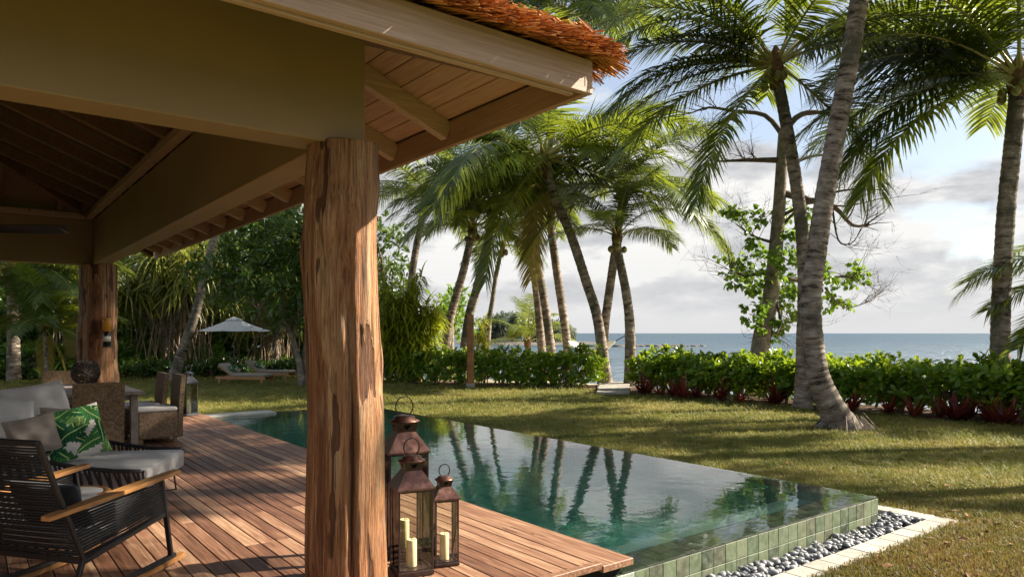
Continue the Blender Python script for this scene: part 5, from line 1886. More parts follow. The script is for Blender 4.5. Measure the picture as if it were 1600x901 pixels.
def clump_leaves(blobs, per, size, g, shape, up=0.5, out=0.6, wr=0.5, droop=0.0, cl=0.42, cleaf=14, bend=0.25):
    """blobs: (center, radii) ellipsoids; leaves sit in small clumps spread over them"""
    C, A, Nn, Ln = [], [], [], []
    for c, r in blobs:
        c = np.array(c)
        r = np.array(r if hasattr(r, '__len__') else (r, r, r * 0.8), float)
        nc = max(3, int(per * (r[0] * r[1] * r[2]) ** (2 / 3)))
        q = unit(g.normal(size=(nc, 3))) * (g.random((nc, 1)) ** 0.45)
        q *= 1 + 0.15 * np.sin(q[:, :1] * 9 + q[:, 1:2] * 7)
        cc = c + q * r
        for k in range(nc):
            m_ = int(cleaf * g.uniform(0.6, 1.4))
            dv = unit(g.normal(size=(m_, 3)) + q[k] * out + np.array([0, 0, up]))
            C.append(cc[k] + dv * cl * g.random((m_, 1)) * 0.5)
            A.append(unit(dv + np.array([0, 0, -droop])))
            Nn.append(unit(g.normal(size=(m_, 3)) * 0.5 + np.array([0, 0, 1.0])))
            Ln.append(size * g.uniform(0.7, 1.2, m_))
    C, A, Nn, Ln = (np.concatenate(a) for a in (C, A, Nn, Ln))
    n = len(C)
    return leaves(C, A, Nn, Ln, Ln * wr, np.clip(g.normal(0.45, 0.2, n), 0, 1), shape, 0.25, bend)


ELL = (0.33, 0.85, 0.72, 0.8)
OBO = (0.45, 0.7, 0.82, 1.0)


def leafy_tree(name, label, base, fork, blobs, mat, seed, per=26, size=0.2, wr=0.45, r0=0.16, shape=ELL, cat='tree', group=None, stems=None, cl=0.42, cleaf=14, up=0.5, droop=0.0, bark='tree_bark', flowers=0):
    g = np.random.default_rng(seed)
    gr = random.Random(seed)
    b = Vector(base)
    t = empty(name, b, 0, label, cat, group)
    mb = MB()
    for st_ in (stems or [[b - Vector((0, 0, 0.1)), (b + Vector(fork)) / 2 + Vector((gr.uniform(-0.15, 0.15), gr.uniform(-0.15, 0.15), 0)), fork]]):
        sp = spline(st_, 14)
        mb.tube([p - b for p in sp], [r0 * (1.25 - 0.6 * i / 14) for i in range(15)], 10)
    mb.build('trunk', M[bark], t, True)
    mb = MB()
    fk = Vector(fork)
    for c, r in blobs:
        c = Vector(c)
        rr_ = r if not hasattr(r, '__len__') else sum(r) / 3
        mid = (fk + c) / 2 + Vector((gr.uniform(-0.3, 0.3), gr.uniform(-0.3, 0.3), -0.1)) * rr_ * 0.5
        sp = spline([fk, mid, c], 8)
        mb.tube([p - b for p in sp], [r0 * (0.5 - 0.04 * i) for i in range(9)], 6, False)
        for k in range(4):
            dv = Vector((gr.gauss(0, 1), gr.gauss(0, 1), gr.gauss(0.3, 0.7))).normalized()
            twig(mb, sp[5] - b, dv, rr_ * 0.95, r0 * 0.22, gr, 1)
    mb.build('limbs', M[bark], t, True)
    v, f, r = clump_leaves([(tuple(Vector(c) - b), q) for c, q in blobs], per, size, g, shape, up=up, wr=wr, cl=cl, cleaf=cleaf, droop=droop)
    tag(inst('crown', np_mesh('crown', v, f, M[mat], r), t), kind='stuff')
    if flowers:
        mb = MB()
        for k in range(flowers):
            c, q = blobs[gr.randrange(len(blobs))]
            q = q if not hasattr(q, '__len__') else sum(q) / 3
            p = Vector(c) - b + Vector((gr.gauss(0, 1), gr.gauss(0, 1), abs(gr.gauss(0, 1)) + 0.2)).normalized() * q * 0.95
            for m_ in range(5):
                c2 = p + Vector((gr.gauss(0, 0.06), gr.gauss(0, 0.06), gr.gauss(0.03, 0.03)))
                for a in range(5):
                    e1 = Vector((math.cos(a * 1.257), math.sin(a * 1.257), 0.25)) * 0.055
                    e2_ = Vector((math.cos(a * 1.257 + 0.7), math.sin(a * 1.257 + 0.7), 0.25)) * 0.045
                    mb.add([c2, c2 + e1, c2 + e1 * 0.6 + e2_], [(0, 1, 2)])
        tag(mb.build('blossoms', M['flower_white'], t), kind='stuff')
    return t


# frangipani behind the parasol
fb = gnd(471, 604)
fd = 2031 / 84
leafy_tree('frangipani_tree', 'dark frangipani tree with white blossoms above the loungers', fb, at(458, 520, 24.2),
           [(at(500, 440, 24.5), (1.2, 1.2, 1.2)), (at(350, 430, 24.5), (1.3, 1.3, 0.9)), (at(395, 395, 24.5), (1.6, 1.6, 1.2)), (at(440, 380, 24), (1.6, 1.6, 1.3)), (at(480, 400, 24), (1.5, 1.5, 1.4)), (at(430, 445, 23.5), (1.5, 1.5, 1.0)), (at(475, 480, 24), (1.3, 1.3, 1.0)), (at(380, 455, 25), (1.1, 1.1, 0.8)), (at(505, 350, 25), (1.5, 1.5, 1.3)), (at(415, 355, 25.5), (1.2, 1.2, 0.9))],
           'tree_leaf', 31, 34, 0.30, 0.28, 0.10, ELL, stems=[[fb, at(468, 570, 24.2), at(455, 520, 24.2), at(440, 470, 24.2)], [fb + Vector((0.3, 0.2, 0)), at(478, 560, 24.4), at(480, 510, 24.4), at(482, 450, 24.4)]], cleaf=15, cl=0.3, flowers=60)
# sea almond with bare limbs beside the water
d = 21.0
tb = H((1180 - 800) / F * d, d)
tb.z = ground_at(tb) - 0.1
tr_ = empty('shore_tree', tb, 0, 'half bare tree with twisted dead limbs and broad green leaves by the sea', 'tree')
mb = MB()
sp = spline([tb, at(1190, 530, d), at(1203, 470, d), at(1211, 400, d), at(1217, 330, d), at(1221, 260, d), at(1224, 205, d)], 30)
mb.tube([p - tb for p in sp], [0.33 - 0.19 * (i / 30) ** 0.6 for i in range(31)], 12)
mb.build('trunk', M['tree_bark'], tr_, True)
gr = random.Random(12)
mb = MB()
LIMBS = [([(1223, 230), (1236, 192), (1262, 176), (1300, 180), (1335, 200)], 0.085), ([(1222, 210), (1195, 180), (1150, 174), (1108, 168), (1082, 176)], 0.06), ([(1219, 250), (1170, 250), (1122, 252)], 0.07),
         ([(1219, 270), (1250, 250), (1285, 242), (1320, 248)], 0.055), ([(1218, 300), (1260, 312), (1302, 322), (1332, 352), (1358, 350)], 0.085), ([(1216, 340), (1280, 308), (1330, 296), (1382, 297)], 0.04),
         ([(1214, 360), (1262, 318), (1320, 322), (1385, 308)], 0.035), ([(1214, 380), (1180, 370), (1150, 350)], 0.04), ([(1150, 174), (1120, 205), (1095, 240)], 0.035), ([(1122, 252), (1110, 238), (1088, 232)], 0.025),
         ([(1210, 420), (1170, 430), (1145, 425)], 0.05), ([(1210, 430), (1260, 440), (1310, 432), (1345, 438)], 0.05), ([(1206, 450), (1220, 500), (1212, 525)], 0.04), ([(1300, 322), (1310, 375), (1330, 380), (1345, 360)], 0.025), ([(1290, 450), (1320, 480), (1365, 468)], 0.022)]
for pts, r in LIMBS:
    ds = d + gr.uniform(-1.2, 1.2)
    P_ = [at(u, v, d + (ds - d) * i / max(1, len(pts) - 1)) - tb for i, (u, v) in enumerate(pts)]
    sp = spline(P_, 12)
    mb.tube(sp, [r * 1.35 * (1.05 - 0.8 * i / 12) for i in range(13)], 7, False)
    for k in range(8):
        i = gr.randrange(4, 13)
        dd = (sp[min(i + 1, 12)] - sp[i - 1]).normalized() + Vector((gr.gauss(0, 1), gr.gauss(0, 1), gr.gauss(0.5, 0.8))) * 0.7
        twig(mb, sp[i], dd, gr.uniform(0.7, 1.4), max(0.012, r * 0.3), gr, 2, 0.9)
mb.build('dead_limbs', M['dead_wood'], tr_, True)
g = np.random.default_rng(5)
BL = [(1150, 405, .42), (1165, 432, .45), (1150, 430, .4), (1190, 440, .6), (1205, 465, .6), (1225, 445, .55), (1195, 490, .5), (1218, 505, .35), (1210, 520, .25), (1180, 400, .4), (1215, 395, .4), (1235, 410, .5), (1240, 360, .35), (1265, 335, .2), (1262, 355, .2), (1185, 340, .45), (1160, 330, .35), (1135, 325, .2), (1215, 330, .4), (1300, 425, .42), (1322, 430, .4), (1345, 440, .38), (1312, 450, .3), (1290, 455, .42), (1300, 480, .25), (1322, 478, .2), (1275, 410, .4), (1240, 480, .4), (1270, 470, .4), (1175, 375, .3)]
v, f, r = clump_leaves([(tuple(at(u, v_, d + gr.uniform(-0.9, 0.9)) - tb), (q, q, q * 0.9)) for u, v_, q in BL], 46, 0.175, g, (0.35, 1.0, 0.68, 0.85), up=0.1, wr=0.75, droop=0.6, cl=0.3, cleaf=12)
tag(inst('foliage', np_mesh('foliage', v, f, M['tree_leaf_bright'], r), tr_), kind='stuff')

# background trees of the garden
gb = 'leafy trees at the back of the garden'
BT = [('rounded dark tree behind the young palms at the left edge', 10, 40, [(-20, 400, 2.6), (40, 380, 2.8), (60, 440, 2.2), (0, 470, 2.2)], 'tree_leaf'),
      ('broad tree behind the back column', 130, 42, [(90, 390, 2.8), (150, 370, 3.0), (190, 420, 2.6), (120, 460, 2.2)], 'tree_leaf'),
      ('lighter tree showing under the eaves above the pandanus', 260, 40, [(230, 380, 2.6), (290, 370, 2.6), (330, 400, 2.2), (260, 440, 2.2)], 'tree_leaf_bright'),
      ('dark tree behind the frangipani', 420, 38, [(380, 400, 2.4), (440, 360, 2.8), (470, 430, 2.4), (420, 470, 2.2), (350, 470, 1.8)], 'tree_leaf'),
      ('dark tree beside the right edge of the log column', 600, 37, [(590, 380, 1.6), (605, 430, 1.6), (600, 490, 1.8)], 'tree_leaf'),
      ('small round leaved tree left of the leaning palms', 706, 38, [(700, 480, 1.3), (712, 505, 1.2), (690, 510, 1.0), (716, 465, .8)], 'tree_leaf_bright')]
for k, (lab, u, d, bl, mt) in enumerate(BT):
    b = H((u - 800) / F * d, d)
    b.z = ground_at(b)
    leafy_tree('garden_tree', lab, b, at(u, 500, d), [(at(a, c, d + rr.uniform(-1.5, 1.5)), (q, q, q * 0.85)) for a, c, q in bl], mt, 40 + k, 18, 0.34, 0.45, 0.2, ELL, group=gb, cl=0.6, cleaf=14)

# yellow green bush right of the log column: arching strap leaves
def strap_bush(name, label, base, canes, nleaf, lleaf, wleaf, mat, seed, cat='bush', group=None, stem='frond_stem', droop=0.3):
    g = np.random.default_rng(seed)
    gr = random.Random(seed)
    t = empty(name, base, 0, label, cat, group)
    mb = MB()
    parts = []
    for (tip, lean) in canes:
        p0 = Vector((gr.uniform(-0.5, 0.5), gr.uniform(-0.5, 0.5), -0.05))
        tip = Vector(tip) - Vector(base)
        sp = spline([p0, p0.lerp(tip, 0.5) + Vector((gr.uniform(-.1, .1), gr.uniform(-.1, .1), 0.2)), tip], 10)
        mb.tube(sp, [0.03 - 0.0022 * i for i in range(11)], 5, False)
        idx = g.uniform(0.18, 1.0, nleaf) ** 0.8 * 10
        P = np.array([sp[min(10, int(i))].lerp(sp[min(10, int(i) + 1)], i - int(i)) for i in idx])
        D = unit(g.normal(size=(nleaf, 3)) * np.array([1, 1, 0.4]) + np.array([0, 0, 0.55]))
        parts.append(straps(P, D, lleaf * g.uniform(0.6, 1.2, nleaf), wleaf, np.clip(g.normal(0.5, 0.22, nleaf), 0, 1), 4, droop * g.uniform(0.6, 1.4, nleaf), 0.9))
    tag(mb.build('canes', M[stem], t, True), kind='stuff')
    v, f, r = join_parts(parts)
    tag(inst('foliage', np_mesh('foliage', v, f, M[mat], r), t), kind='stuff')
    return t


d = 26.5
b = H((640 - 800) / F * d, d, LAWN)
cn_ = []
for k in range(60):
    u, v_ = rr.uniform(592, 690), rr.uniform(415, 545)
    if u > 665 and v_ < 470:
        v_ += 45
    cn_.append((at(u, v_, d + rr.uniform(-1.0, 1.2)), 0))
strap_bush('cane_bush', 'bright yellow green cane bush right of the log column', b, cn_, 80, 0.75, 0.085, 'bamboo_leaf', 61, droop=0.34)
d = 31.0
b = H((792 - 800) / F * d, d, LAWN)
strap_bush('cane_bush', 'small yellow green bush glowing behind the hedge near the wooden post', b + H(-1.2, 0) - H(0, 0), [(at(rr.uniform(735, 762), rr.uniform(490, 540), d), 0) for k in range(10)], 40, 0.55, 0.05, 'bamboo_leaf', 62)


# ---- pandanus with hanging straps and stilt roots
def pandanus(label, base, heads, seed, lleaf=1.7, nl=74, roots=60, spread=1.6):
    g = np.random.default_rng(seed)
    gr = random.Random(seed)
    b = Vector(base)
    t = empty('pandanus', b, 0, label, 'pandanus', 'pandanus thicket behind the lawn')
    mb, mr, parts = MB(), MB(), []
    hub = Vector((0, 0, 1.6))
    mb.tube([(0, 0, -0.1), (0.1, 0, 0.8), hub], [0.24, 0.2, 0.17], 9)
    for h in heads:
        h = Vector(h) - b
        md = hub.lerp(h, 0.5) + Vector((gr.uniform(-.3, .3), gr.uniform(-.3, .3), -0.25))
        sp = spline([hub, md, h], 8)
        mb.tube(sp, [0.11 - 0.006 * i for i in range(9)], 7, False)
        D = unit(g.normal(size=(nl, 3)) * np.array([1, 1, 0.5]) + np.array([0, 0, 0.75]))
        C = np.tile(np.array(h), (nl, 1)) + D * 0.12
        parts.append(straps(C, D, lleaf * g.uniform(0.6, 1.15, nl), 0.085, np.clip(g.normal(0.5, 0.24, nl), 0, 1), 6, g.uniform(0.16, 0.42, nl), 0.9))
        for k in range(max(1, roots // len(heads))):
            q = sp[gr.randrange(1, 8)]
            e_ = Vector((q.x + gr.gauss(0, 0.35), q.y + gr.gauss(0, 0.35), 0))
            mr.tube([q, q.lerp(e_, 0.5) + Vector((gr.gauss(0, 0.08), gr.gauss(0, 0.08), 0)), e_], gr.uniform(0.012, 0.03), 4, False)
    mb.build('limbs', M['tree_bark'], t, True)
    tag(mr.build('stilt_roots', M['aerial_root'], t, True), kind='stuff')
    v, f, r = join_parts(parts)
    tag(inst('crown', np_mesh('crown', v, f, M['pandanus_leaf'], r), t), kind='stuff')
    return t


d = 31.0
b = H((262 - 800) / F * d, d, LAWN)
pandanus('great pandanus with hanging straps and root curtain left of the parasol', b, [at(rr.uniform(195, 345), rr.uniform(395, 475), d + rr.uniform(-1.6, 1.4)) for k in range(26)], 71, 2.0, roots=110)
d = 33.0
b = H((105 - 800) / F * d, d, LAWN)
pandanus('pandanus left of the back column', b, [at(rr.uniform(75, 150), rr.uniform(405, 470), d + rr.uniform(-1.5, 1.5)) for k in range(15)], 72, 1.9, roots=30)
d = 33.5
b = H((430 - 800) / F * d, d, LAWN)
pandanus('pandanus half hidden behind the frangipani and parasol', b, [at(rr.uniform(370, 475), rr.uniform(440, 510), d + rr.uniform(-1.3, 1.3)) for k in range(13)], 73, 1.7, roots=60)


# ---- clipped hedges of spoon shaped leaves
def hedge(label, line, hgt, thick, seed, mats, per=30.0, lsize=0.19, wr=0.42, bottom=0.3, name='hedge', rough=0.10):
    g = np.random.default_rng(seed)
    gr = random.Random(seed)
    P = np.array(line, float)
    seg = np.linalg.norm(P[1:] - P[:-1], axis=1)
    cum = np.concatenate([[0], np.cumsum(seg)])
    Ltot = cum[-1]
    b = H(*P[0], LAWN)
    t = empty(name, b, 0, label, 'hedge')

    def place(s, w):
        k = np.clip(np.searchsorted(cum, s) - 1, 0, len(seg) - 1)
        f = (s - cum[k]) / seg[k]
        p = P[k] + (P[k + 1] - P[k]) * f[:, None]
        tv = (P[k + 1] - P[k]) / seg[k][:, None]
        nv = np.stack([-tv[:, 1], tv[:, 0]], 1)
        nv = np.where((nv[:, 1] < 0)[:, None], -nv, nv)
        q = p + nv * w[:, None]
        return np.stack([q[:, 0] * CT + q[:, 1] * ST, -q[:, 0] * ST + q[:, 1] * CT], 1), nv
    wob = lambda s, w: 0.06 * np.sin(s * 2.1 + seed) + 0.05 * np.sin(s * 5.3 + w * 3) + 0.04 * np.sin(s * 9.7)
    nt_ = int(Ltot * thick * per)
    s1, w1 = g.uniform(0, Ltot, nt_), g.uniform(0, thick, nt_)
    z1 = hgt * (1 - 0.22 * np.abs(2 * w1 / thick - 1) ** 3) + wob(s1, w1) + g.normal(0, rough, nt_) - 0.08
    nf_ = int(Ltot * hgt * per * 2.0)
    s2 = g.uniform(0, Ltot, nf_)
    z2 = bottom + (hgt * 0.92 - bottom) * g.random(nf_) ** 0.8
    w2 = 0.10 + 0.12 * np.sin(s2 * 1.7 + seed) + g.normal(0, 0.10, nf_) + 0.35 * np.maximum(0, 0.4 - z2) + (g.random(nf_) < 0.42) * g.uniform(0.2, 0.9, nf_)
    ni_ = int(Ltot * thick * hgt * per * 0.55)
    s3, w3, z3 = g.uniform(0, Ltot, ni_), g.uniform(0.3, thick - 0.15, ni_), g.uniform(0.08, hgt * 0.85, ni_)
    S, W, Z = np.concatenate([s1, s2, s3]), np.concatenate([w1, w2, w3]), np.concatenate([z1, z2, z3])
    front = np.concatenate([np.zeros(nt_), np.ones(nf_), np.full(ni_, 0.5)])
    xy, nv = place(S, W)
    fx = np.stack([-(nv[:, 0] * CT + nv[:, 1] * ST), -(-nv[:, 0] * ST + nv[:, 1] * CT), np.zeros(len(S))], 1)
    C = np.concatenate([xy - np.array([b.x, b.y]), Z[:, None]], 1)
    axis = unit(np.array([0, 0, 1.0]) * (1.1 - 0.35 * front[:, None]) + fx * front[:, None] * 0.8 + g.normal(0, 0.28, (len(S), 3)))
    m_ = 11
    n = len(S) * m_
    Cn = np.repeat(C, m_, 0)
    An = np.repeat(axis, m_, 0)
    rv = g.normal(size=(n, 3))
    perp = unit(rv - An * np.sum(rv * An, 1, keepdims=True))
    el = g.uniform(0.15, 1.0, (n, 1))
    D = unit(An * el + perp * np.sqrt(np.maximum(0.05, 1 - el * el)))
    Nn = unit(An * 1.0 - perp * 0.3)
    ln = lsize * g.uniform(0.42, 1.35, n)
    r0 = np.repeat(np.clip(g.normal(0.5, 0.15, len(S)), 0, 1), m_)
    v, f, r = leaves(Cn, D, Nn, ln, ln * wr, np.clip(r0 + g.normal(0, 0.12, n), 0, 1), OBO, 0.3, 0.3)
    tag(inst('foliage', np_mesh('foliage', v, f, M[mats[0]], r), t), kind='stuff')
    mb = MB()
    for k in range(int(Ltot * 7)):
        s, w = np.array([gr.uniform(0, Ltot)]), np.array([gr.uniform(0.15, thick - 0.1)])
        q, _ = place(s, w)
        x, y = q[0][0] - b.x, q[0][1] - b.y
        for c in range(3):
            mb.tube([(x, y, -0.05), (x + gr.gauss(0, .08), y + gr.gauss(0, .08), hgt * 0.4), (x + gr.gauss(0, .2), y + gr.gauss(0, .2), hgt * 0.8)], [0.018, 0.013, 0.006], 4, False)
    tag(mb.build('stems', M['tree_bark'], t, True), kind='stuff')
    return t


hedge('bright green spoon leaved hedge right of the path before the sea', [(3.75, 22.0), (5.6, 19.5), (7.7, 17.0), (10.4, 13.9), (13.0, 10.8)], 1.10, 1.7, 81, ['hedge_leaf'], 34, 0.205, 0.42, 0.24)
hedge('clipped darker hedge left of the path with brighter tops', [(2.85, 23.2), (0.0, 24.3), (-2.4, 25.2), (-6.0, 26.6)], 1.14, 1.6, 82, ['hedge_leaf'], 30, 0.17, 0.45, 0.04)
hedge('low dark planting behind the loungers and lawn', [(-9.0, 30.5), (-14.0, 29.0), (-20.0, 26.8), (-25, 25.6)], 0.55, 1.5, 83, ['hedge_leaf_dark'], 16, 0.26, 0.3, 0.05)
hedge('brighter shrubs behind the low planting at the left', [(-13.0, 32.0), (-19.0, 29.0), (-27, 27.6)], 1.15, 2.4, 84, ['tree_leaf_bright'], 11, 0.26, 0.5, 0.05, rough=0.2)
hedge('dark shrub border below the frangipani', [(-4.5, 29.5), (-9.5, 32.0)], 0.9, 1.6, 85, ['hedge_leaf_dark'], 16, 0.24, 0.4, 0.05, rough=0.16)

hedge('tall dense shrubbery closing the back of the garden', [(-6.0, 36.0), (-14.0, 38.0), (-24.0, 37.0), (-40.0, 36.0)], 3.6, 3.0, 86, ['tree_leaf'], 7, 0.42, 0.45, 0.1, rough=0.5)
# bare mulch strip under the right hedge
mb = MB()
hl = [(2.9, 22.9), (3.6, 21.6), (5.4, 19.1), (7.5, 16.6), (10.2, 13.5), (13.0, 10.3)]
vs = [H(x, d_, LAWN + 0.012) for x, d_ in hl] + [H(x + 1.6, d_ + 1.3, LAWN + 0.012) for x, d_ in hl]
n = len(hl)
mb.add(vs, [(i, i + 1, n + i + 1, n + i) for i in range(n - 1)])
vs = [H(x, d_, LAWN + 0.008) for x, d_ in ((2.9, 22.9), (0, 24.0), (-2.4, 24.9), (-6.2, 26.3))] + [H(x, d_ + 1.9, LAWN + 0.008) for x, d_ in ((2.9, 22.9), (0, 24.0), (-2.4, 24.9), (-6.2, 26.3))]
mb.add(vs, [(i, i + 1, 5 + i, 4 + i) for i in range(3)])
tag(mb.build('planting_bed', M['mulch']), kind='structure')

# red plants along the hedge foot
def rosette(seed, n, ln, wd, mat, el=(0.5, 1.4), name='leaf_rosette'):
    g = np.random.default_rng(seed)
    az = g.uniform(0, 2 * np.pi, n)
    e = g.uniform(*el, n)
    D = np.stack([np.cos(az) * np.cos(e), np.sin(az) * np.cos(e), np.sin(e)], 1)
    return np_mesh(name, *(lambda q: (q[0], q[1]))(straps(np.zeros((n, 3)) + D * 0.02, D, ln * g.uniform(0.6, 1.15, n), wd, 0.5, 4, g.uniform(0.05, 0.22, n), 0.9)), M[mat], np.repeat(np.clip(g.normal(0.5, 0.25, n), 0, 1), 10))


RED = [rosette(100 + k, 26, 0.60, 0.085, 'red_leaf') for k in range(4)]
sg = np.array([(3.55, 21.45), (5.4, 19.0), (7.5, 16.55), (10.2, 13.45), (11.4, 12.1)])
cu = np.concatenate([[0], np.cumsum(np.linalg.norm(sg[1:] - sg[:-1], axis=1))])
RS = sorted([rr.uniform(0.02, 0.26) for k in range(11)] + [rr.uniform(0.30, 0.62) for k in range(5)] + [rr.uniform(0.64, 0.86) for k in range(13)])
for k, q in enumerate(RS):
    s = cu[-1] * q
    x, d_ = np.interp(s, cu, sg[:, 0]) + rr.uniform(-0.05, 0.45), np.interp(s, cu, sg[:, 1]) + rr.uniform(-0.05, 0.35)
    t = empty('red_plant', H(x, d_, LAWN), rr.uniform(0, 6.28), 'dark red leaved plant at the hedge foot ' + ('between the path and the big leaning palm' if q < 0.5 else 'right of the big leaning palm'), 'plant', 'red plants at the hedge foot ' + ('left' if q < 0.5 else 'right') + ' of the big palm')
    inst('leaf_rosette', RED[k % 4], t, scale=rr.uniform(0.75, 1.2))
GRP = [rosette(120 + k, 34, 0.75, 0.085, 'groundcover_leaf', (0.25, 1.3)) for k in range(3)]
for k in range(14):
    p = gnd(rr.uniform(5, 130), rr.uniform(586, 596))
    t = empty('lily_plant', (p.x, p.y, LAWN), rr.uniform(0, 6.28), 'green strap leaved lily in the bed at the left lawn edge', 'plant', 'lilies at the left lawn edge')
    inst('leaf_rosette', GRP[k % 3], t, scale=rr.uniform(0.8, 1.3))

# wooden post in the hedge
p = gnd(735, 606)
post = empty('wooden_post', (p.x, p.y, LAWN), 0.4, 'lone wooden post with round cap standing in the hedge', 'post')
MB().lathe([(0.13, -0.05), (0.125, 0.1), (0.115, 2.4), (0.09, 2.44)], seg=14).build('shaft', M['post_wood'], post, True)
MB().lathe([(0.15, 0.0), (0.15, 0.14), (0.13, 0.16)], seg=14).build('collar', M['path_stone'], post, True)

# far headland trees
for k in range(15):
    u = 752 + k * 9.6 + rr.uniform(-3, 3)
    d = 232 + rr.uniform(-8, 12)
    top = [512, 496, 492, 489, 486, 490, 486, 484, 488, 486, 490, 497, 503, 500, 512][k] + rr.uniform(-2, 2)
    b = H((u - 800) / F * d, d, -1.4)
    hgt = EYE + (HZ - top) / F * d + 1.4
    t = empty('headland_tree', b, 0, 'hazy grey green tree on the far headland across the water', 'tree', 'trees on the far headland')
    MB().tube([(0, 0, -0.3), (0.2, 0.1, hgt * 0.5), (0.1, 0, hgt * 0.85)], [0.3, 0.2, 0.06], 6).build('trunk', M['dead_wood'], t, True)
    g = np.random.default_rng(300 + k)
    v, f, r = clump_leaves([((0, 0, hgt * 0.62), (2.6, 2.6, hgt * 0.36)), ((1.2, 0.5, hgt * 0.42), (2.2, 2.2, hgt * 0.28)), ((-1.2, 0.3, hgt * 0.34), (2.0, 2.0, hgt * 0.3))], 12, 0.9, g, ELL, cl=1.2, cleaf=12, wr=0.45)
    tag(inst('crown', np_mesh('crown', v, f, M['hazed_leaf'], r), t), kind='stuff')


# ---- root skirt and bare soil at the foot of the big palm
def root_skirt(t, r, seed):
    g = random.Random(seed)
    mb = MB()
    for k in range(70):
        a = g.uniform(0, 6.28)
        h_ = g.uniform(0.06, 0.34)
        ca, sa = math.cos(a), math.sin(a)
        mb.tube([(ca * r * 1.75 * (1 - h_ * 0.6), sa * r * 1.75 * (1 - h_ * 0.6), h_ + 0.05), (ca * r * 2.15, sa * r * 2.15, h_ * 0.35 + 0.05), (ca * r * (2.3 + g.random() * 0.5), sa * r * (2.3 + g.random() * 0.5), 0.03)], [0.012, 0.014, 0.008], 4, False)
    tag(mb.build('roots', M['tree_bark'], t, True), kind='stuff')


main = next(o for o in COL.objects if o.get('label', '').startswith('big foreground palm'))
root_skirt(main, 0.235, 3)
mb = MB()
gq = random.Random(8)
bp_ = main.location
rim_ = [(bp_.x + math.cos(k * 0.2618) * (0.85 + gq.uniform(-0.2, 0.25)), bp_.y + math.sin(k * 0.2618) * (0.85 + gq.uniform(-0.2, 0.25)), LAWN + 0.006) for k in range(24)]
mb.add([(bp_.x, bp_.y, LAWN + 0.02)] + rim_, [(0, 1 + k, 1 + (k + 1) % 24) for k in range(24)])
tag(mb.build('bare_soil', M['mulch']), kind='structure')

# ---- grass: tufts scattered over the lawn
def tuft(seed, n, ln, wd, mat, spread, droop=0.18):
    g = np.random.default_rng(seed)
    c = np.concatenate([g.normal(0, spread, (n, 2)), np.zeros((n, 1))], 1)
    az = g.uniform(0, 2 * np.pi, n)
    e = g.uniform(0.45, 1.4, n)
    D = np.stack([np.cos(az) * np.cos(e), np.sin(az) * np.cos(e), np.sin(e)], 1)
    v, f, r = straps(c, D, ln * g.uniform(0.5, 1.2, n), wd, 0.5, 2, droop, 0.9)
    return np_mesh('tuft', v, f, M[mat], r)


def scatter(name, P, rot, scl, meshes, label):
    me = bpy.data.meshes.new(name)
    me.from_pydata(P.tolist(), [], [])
    a = me.attributes.new('rotz', 'FLOAT', 'POINT')
    a.data.foreach_set('value', rot.astype(np.float32))
    a = me.attributes.new('scl', 'FLOAT', 'POINT')
    a.data.foreach_set('value', scl.astype(np.float32))
    a = me.attributes.new('var', 'INT', 'POINT')
    a.data.foreach_set('value', (np.arange(len(P)) % len(meshes)).astype(np.int32))
    ob = inst(name, me)
    tag(ob, label, 'grass', kind='stuff')
    ng = bpy.data.node_groups.new(name, 'GeometryNodeTree')
    ng.interface.new_socket('Geometry', in_out='INPUT', socket_type='NodeSocketGeometry')
    ng.interface.new_socket('Geometry', in_out='OUTPUT', socket_type='NodeSocketGeometry')
    N, Lk = ng.nodes, ng.links
    gi, go = N.new('NodeGroupInput'), N.new('NodeGroupOutput')
    jn = N.new('GeometryNodeJoinGeometry')

    def named(nm, ty):
        q = N.new('GeometryNodeInputNamedAttribute')
        q.data_type = ty
        q.inputs[0].default_value = nm
        return next(s for s in q.outputs if s.enabled and s.name == 'Attribute')
    for k, m_ in enumerate(meshes):
        src = inst('tuft', m_, ob, tuple(P[k]), (0, 0, 0), 1.0)
        oi = N.new('GeometryNodeObjectInfo')
        oi.inputs['Object'].default_value = src
        ip = N.new('GeometryNodeInstanceOnPoints')
        cmp_ = N.new('FunctionNodeCompare')
        cmp_.data_type = 'INT'
        cmp_.operation = 'EQUAL'
        ii = [s for s in cmp_.inputs if s.enabled]
        Lk.new(named('var', 'INT'), ii[0])
        ii[1].default_value = k
        cx = N.new('ShaderNodeCombineXYZ')
        Lk.new(named('rotz', 'FLOAT'), cx.inputs[2])
        Lk.new(gi.outputs[0], ip.inputs['Points'])
        Lk.new(cmp_.outputs[0], ip.inputs['Selection'])
        Lk.new(oi.outputs['Geometry'], ip.inputs['Instance'])
        Lk.new(cx.outputs[0], ip.inputs['Rotation'])
        Lk.new(named('scl', 'FLOAT'), ip.inputs['Scale'])
        Lk.new(ip.outputs[0], jn.inputs[0])
    Lk.new(jn.outputs[0], go.inputs[0])
    md = ob.modifiers.new('scatter', 'NODES')
    md.node_group = ng
    return ob


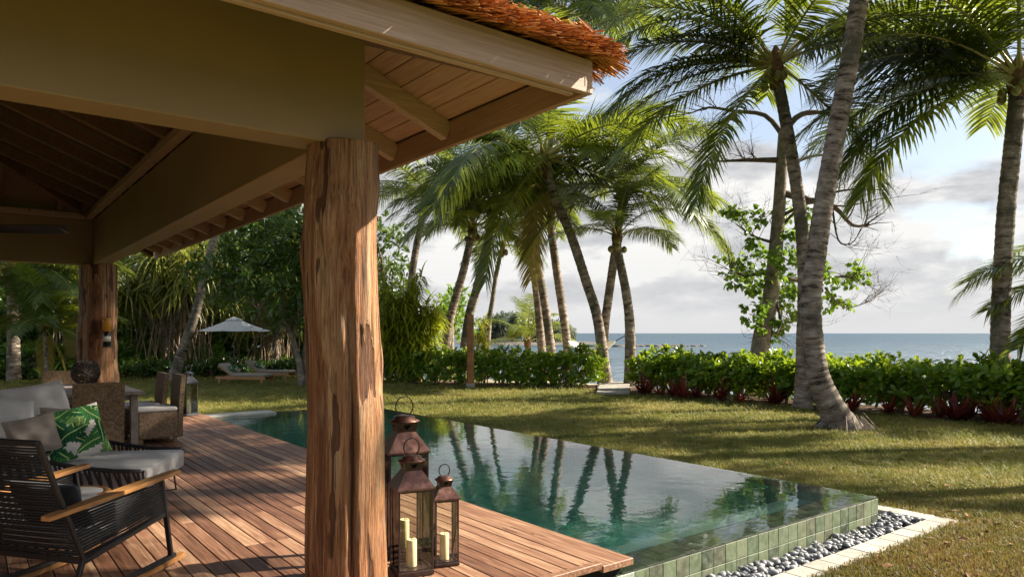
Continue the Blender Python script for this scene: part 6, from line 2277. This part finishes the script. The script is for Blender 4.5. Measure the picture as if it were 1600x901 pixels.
def lawn_points(n, u0, u1, v0, v1, seed, vpow=1.0):
    g = np.random.default_rng(seed)
    u = g.uniform(u0, u1, n)
    v = v0 + (v1 - v0) * g.random(n) ** vpow
    d = (EYE - LAWN) * F / (v - HZ)
    x = (u - 800) / F * d
    X, Y = x * CT + d * ST, -x * ST + d * CT
    ok = ~((X > 3.0) & (X < 7.10) & (Y > 3.2) & (Y < 14.45))
    ok &= ~((X > 2.9) & (X < 7.66) & (Y > 2.77) & (Y < 3.4)) & ~((X > 7.0) & (X < 7.66) & (Y > 2.77) & (Y < 6.5))
    ok &= ~((X < 3.4) & (Y > 3.1) & (Y < 14.15))
    ok &= beyond(x, d) < -0.15 + 0.2 * np.sin(x * 4)
    X, Y, d = X[ok], Y[ok], d[ok]
    return np.stack([X, Y, np.full(len(X), LAWN - 0.004)], 1), d, g


P, d_, g = lawn_points(170000, -60, 1680, 584, 960, 7, 1.0)
scatter('grass', P, g.uniform(0, 6.28, len(P)), (0.42 + 0.06 * d_) * g.uniform(0.7, 1.3, len(P)), [tuft(200 + k, 10, 0.062, 0.0065, 'grass_blade', 0.022) for k in range(3)], 'short sunlit lawn grass with dry patches')
P, d_, g = lawn_points(60000, 1080, 1700, 740, 960, 8, 1.0)
keep = g.random(len(P)) < np.clip((8.2 - d_) / 2.5, 0, 1)
P, d_ = P[keep], d_[keep]
scatter('ground_cover', P, g.uniform(0, 6.28, len(P)), g.uniform(0.7, 1.3, len(P)), [tuft(220 + k, 9, 0.045, 0.013, 'cover_blade', 0.025, 0.1) for k in range(3)], 'low reddish brown leafy ground cover in the lower right corner')

# ---- fallen leaves lying about the lawn
g = np.random.default_rng(77)
P, d_, g2 = lawn_points(520, 560, 1660, 596, 930, 9, 1.0)
n = len(P)
P[:, 2] = LAWN + 0.045
az = g.uniform(0, 6.28, n)
D = np.stack([np.cos(az), np.sin(az), g.normal(0, 0.15, n)], 1)
v, f, r = leaves(P, D, np.tile([0.1, 0.1, 1.0], (n, 1)) + g.normal(0, 0.25, (n, 3)), g.uniform(0.05, 0.13, n), g.uniform(0.025, 0.06, n), 0.5, ELL, 0.4, 0.3)
tag(inst('fallen_leaves', np_mesh('fallen_leaves', v, f, M['dry_leaf'], r)), kind='stuff')
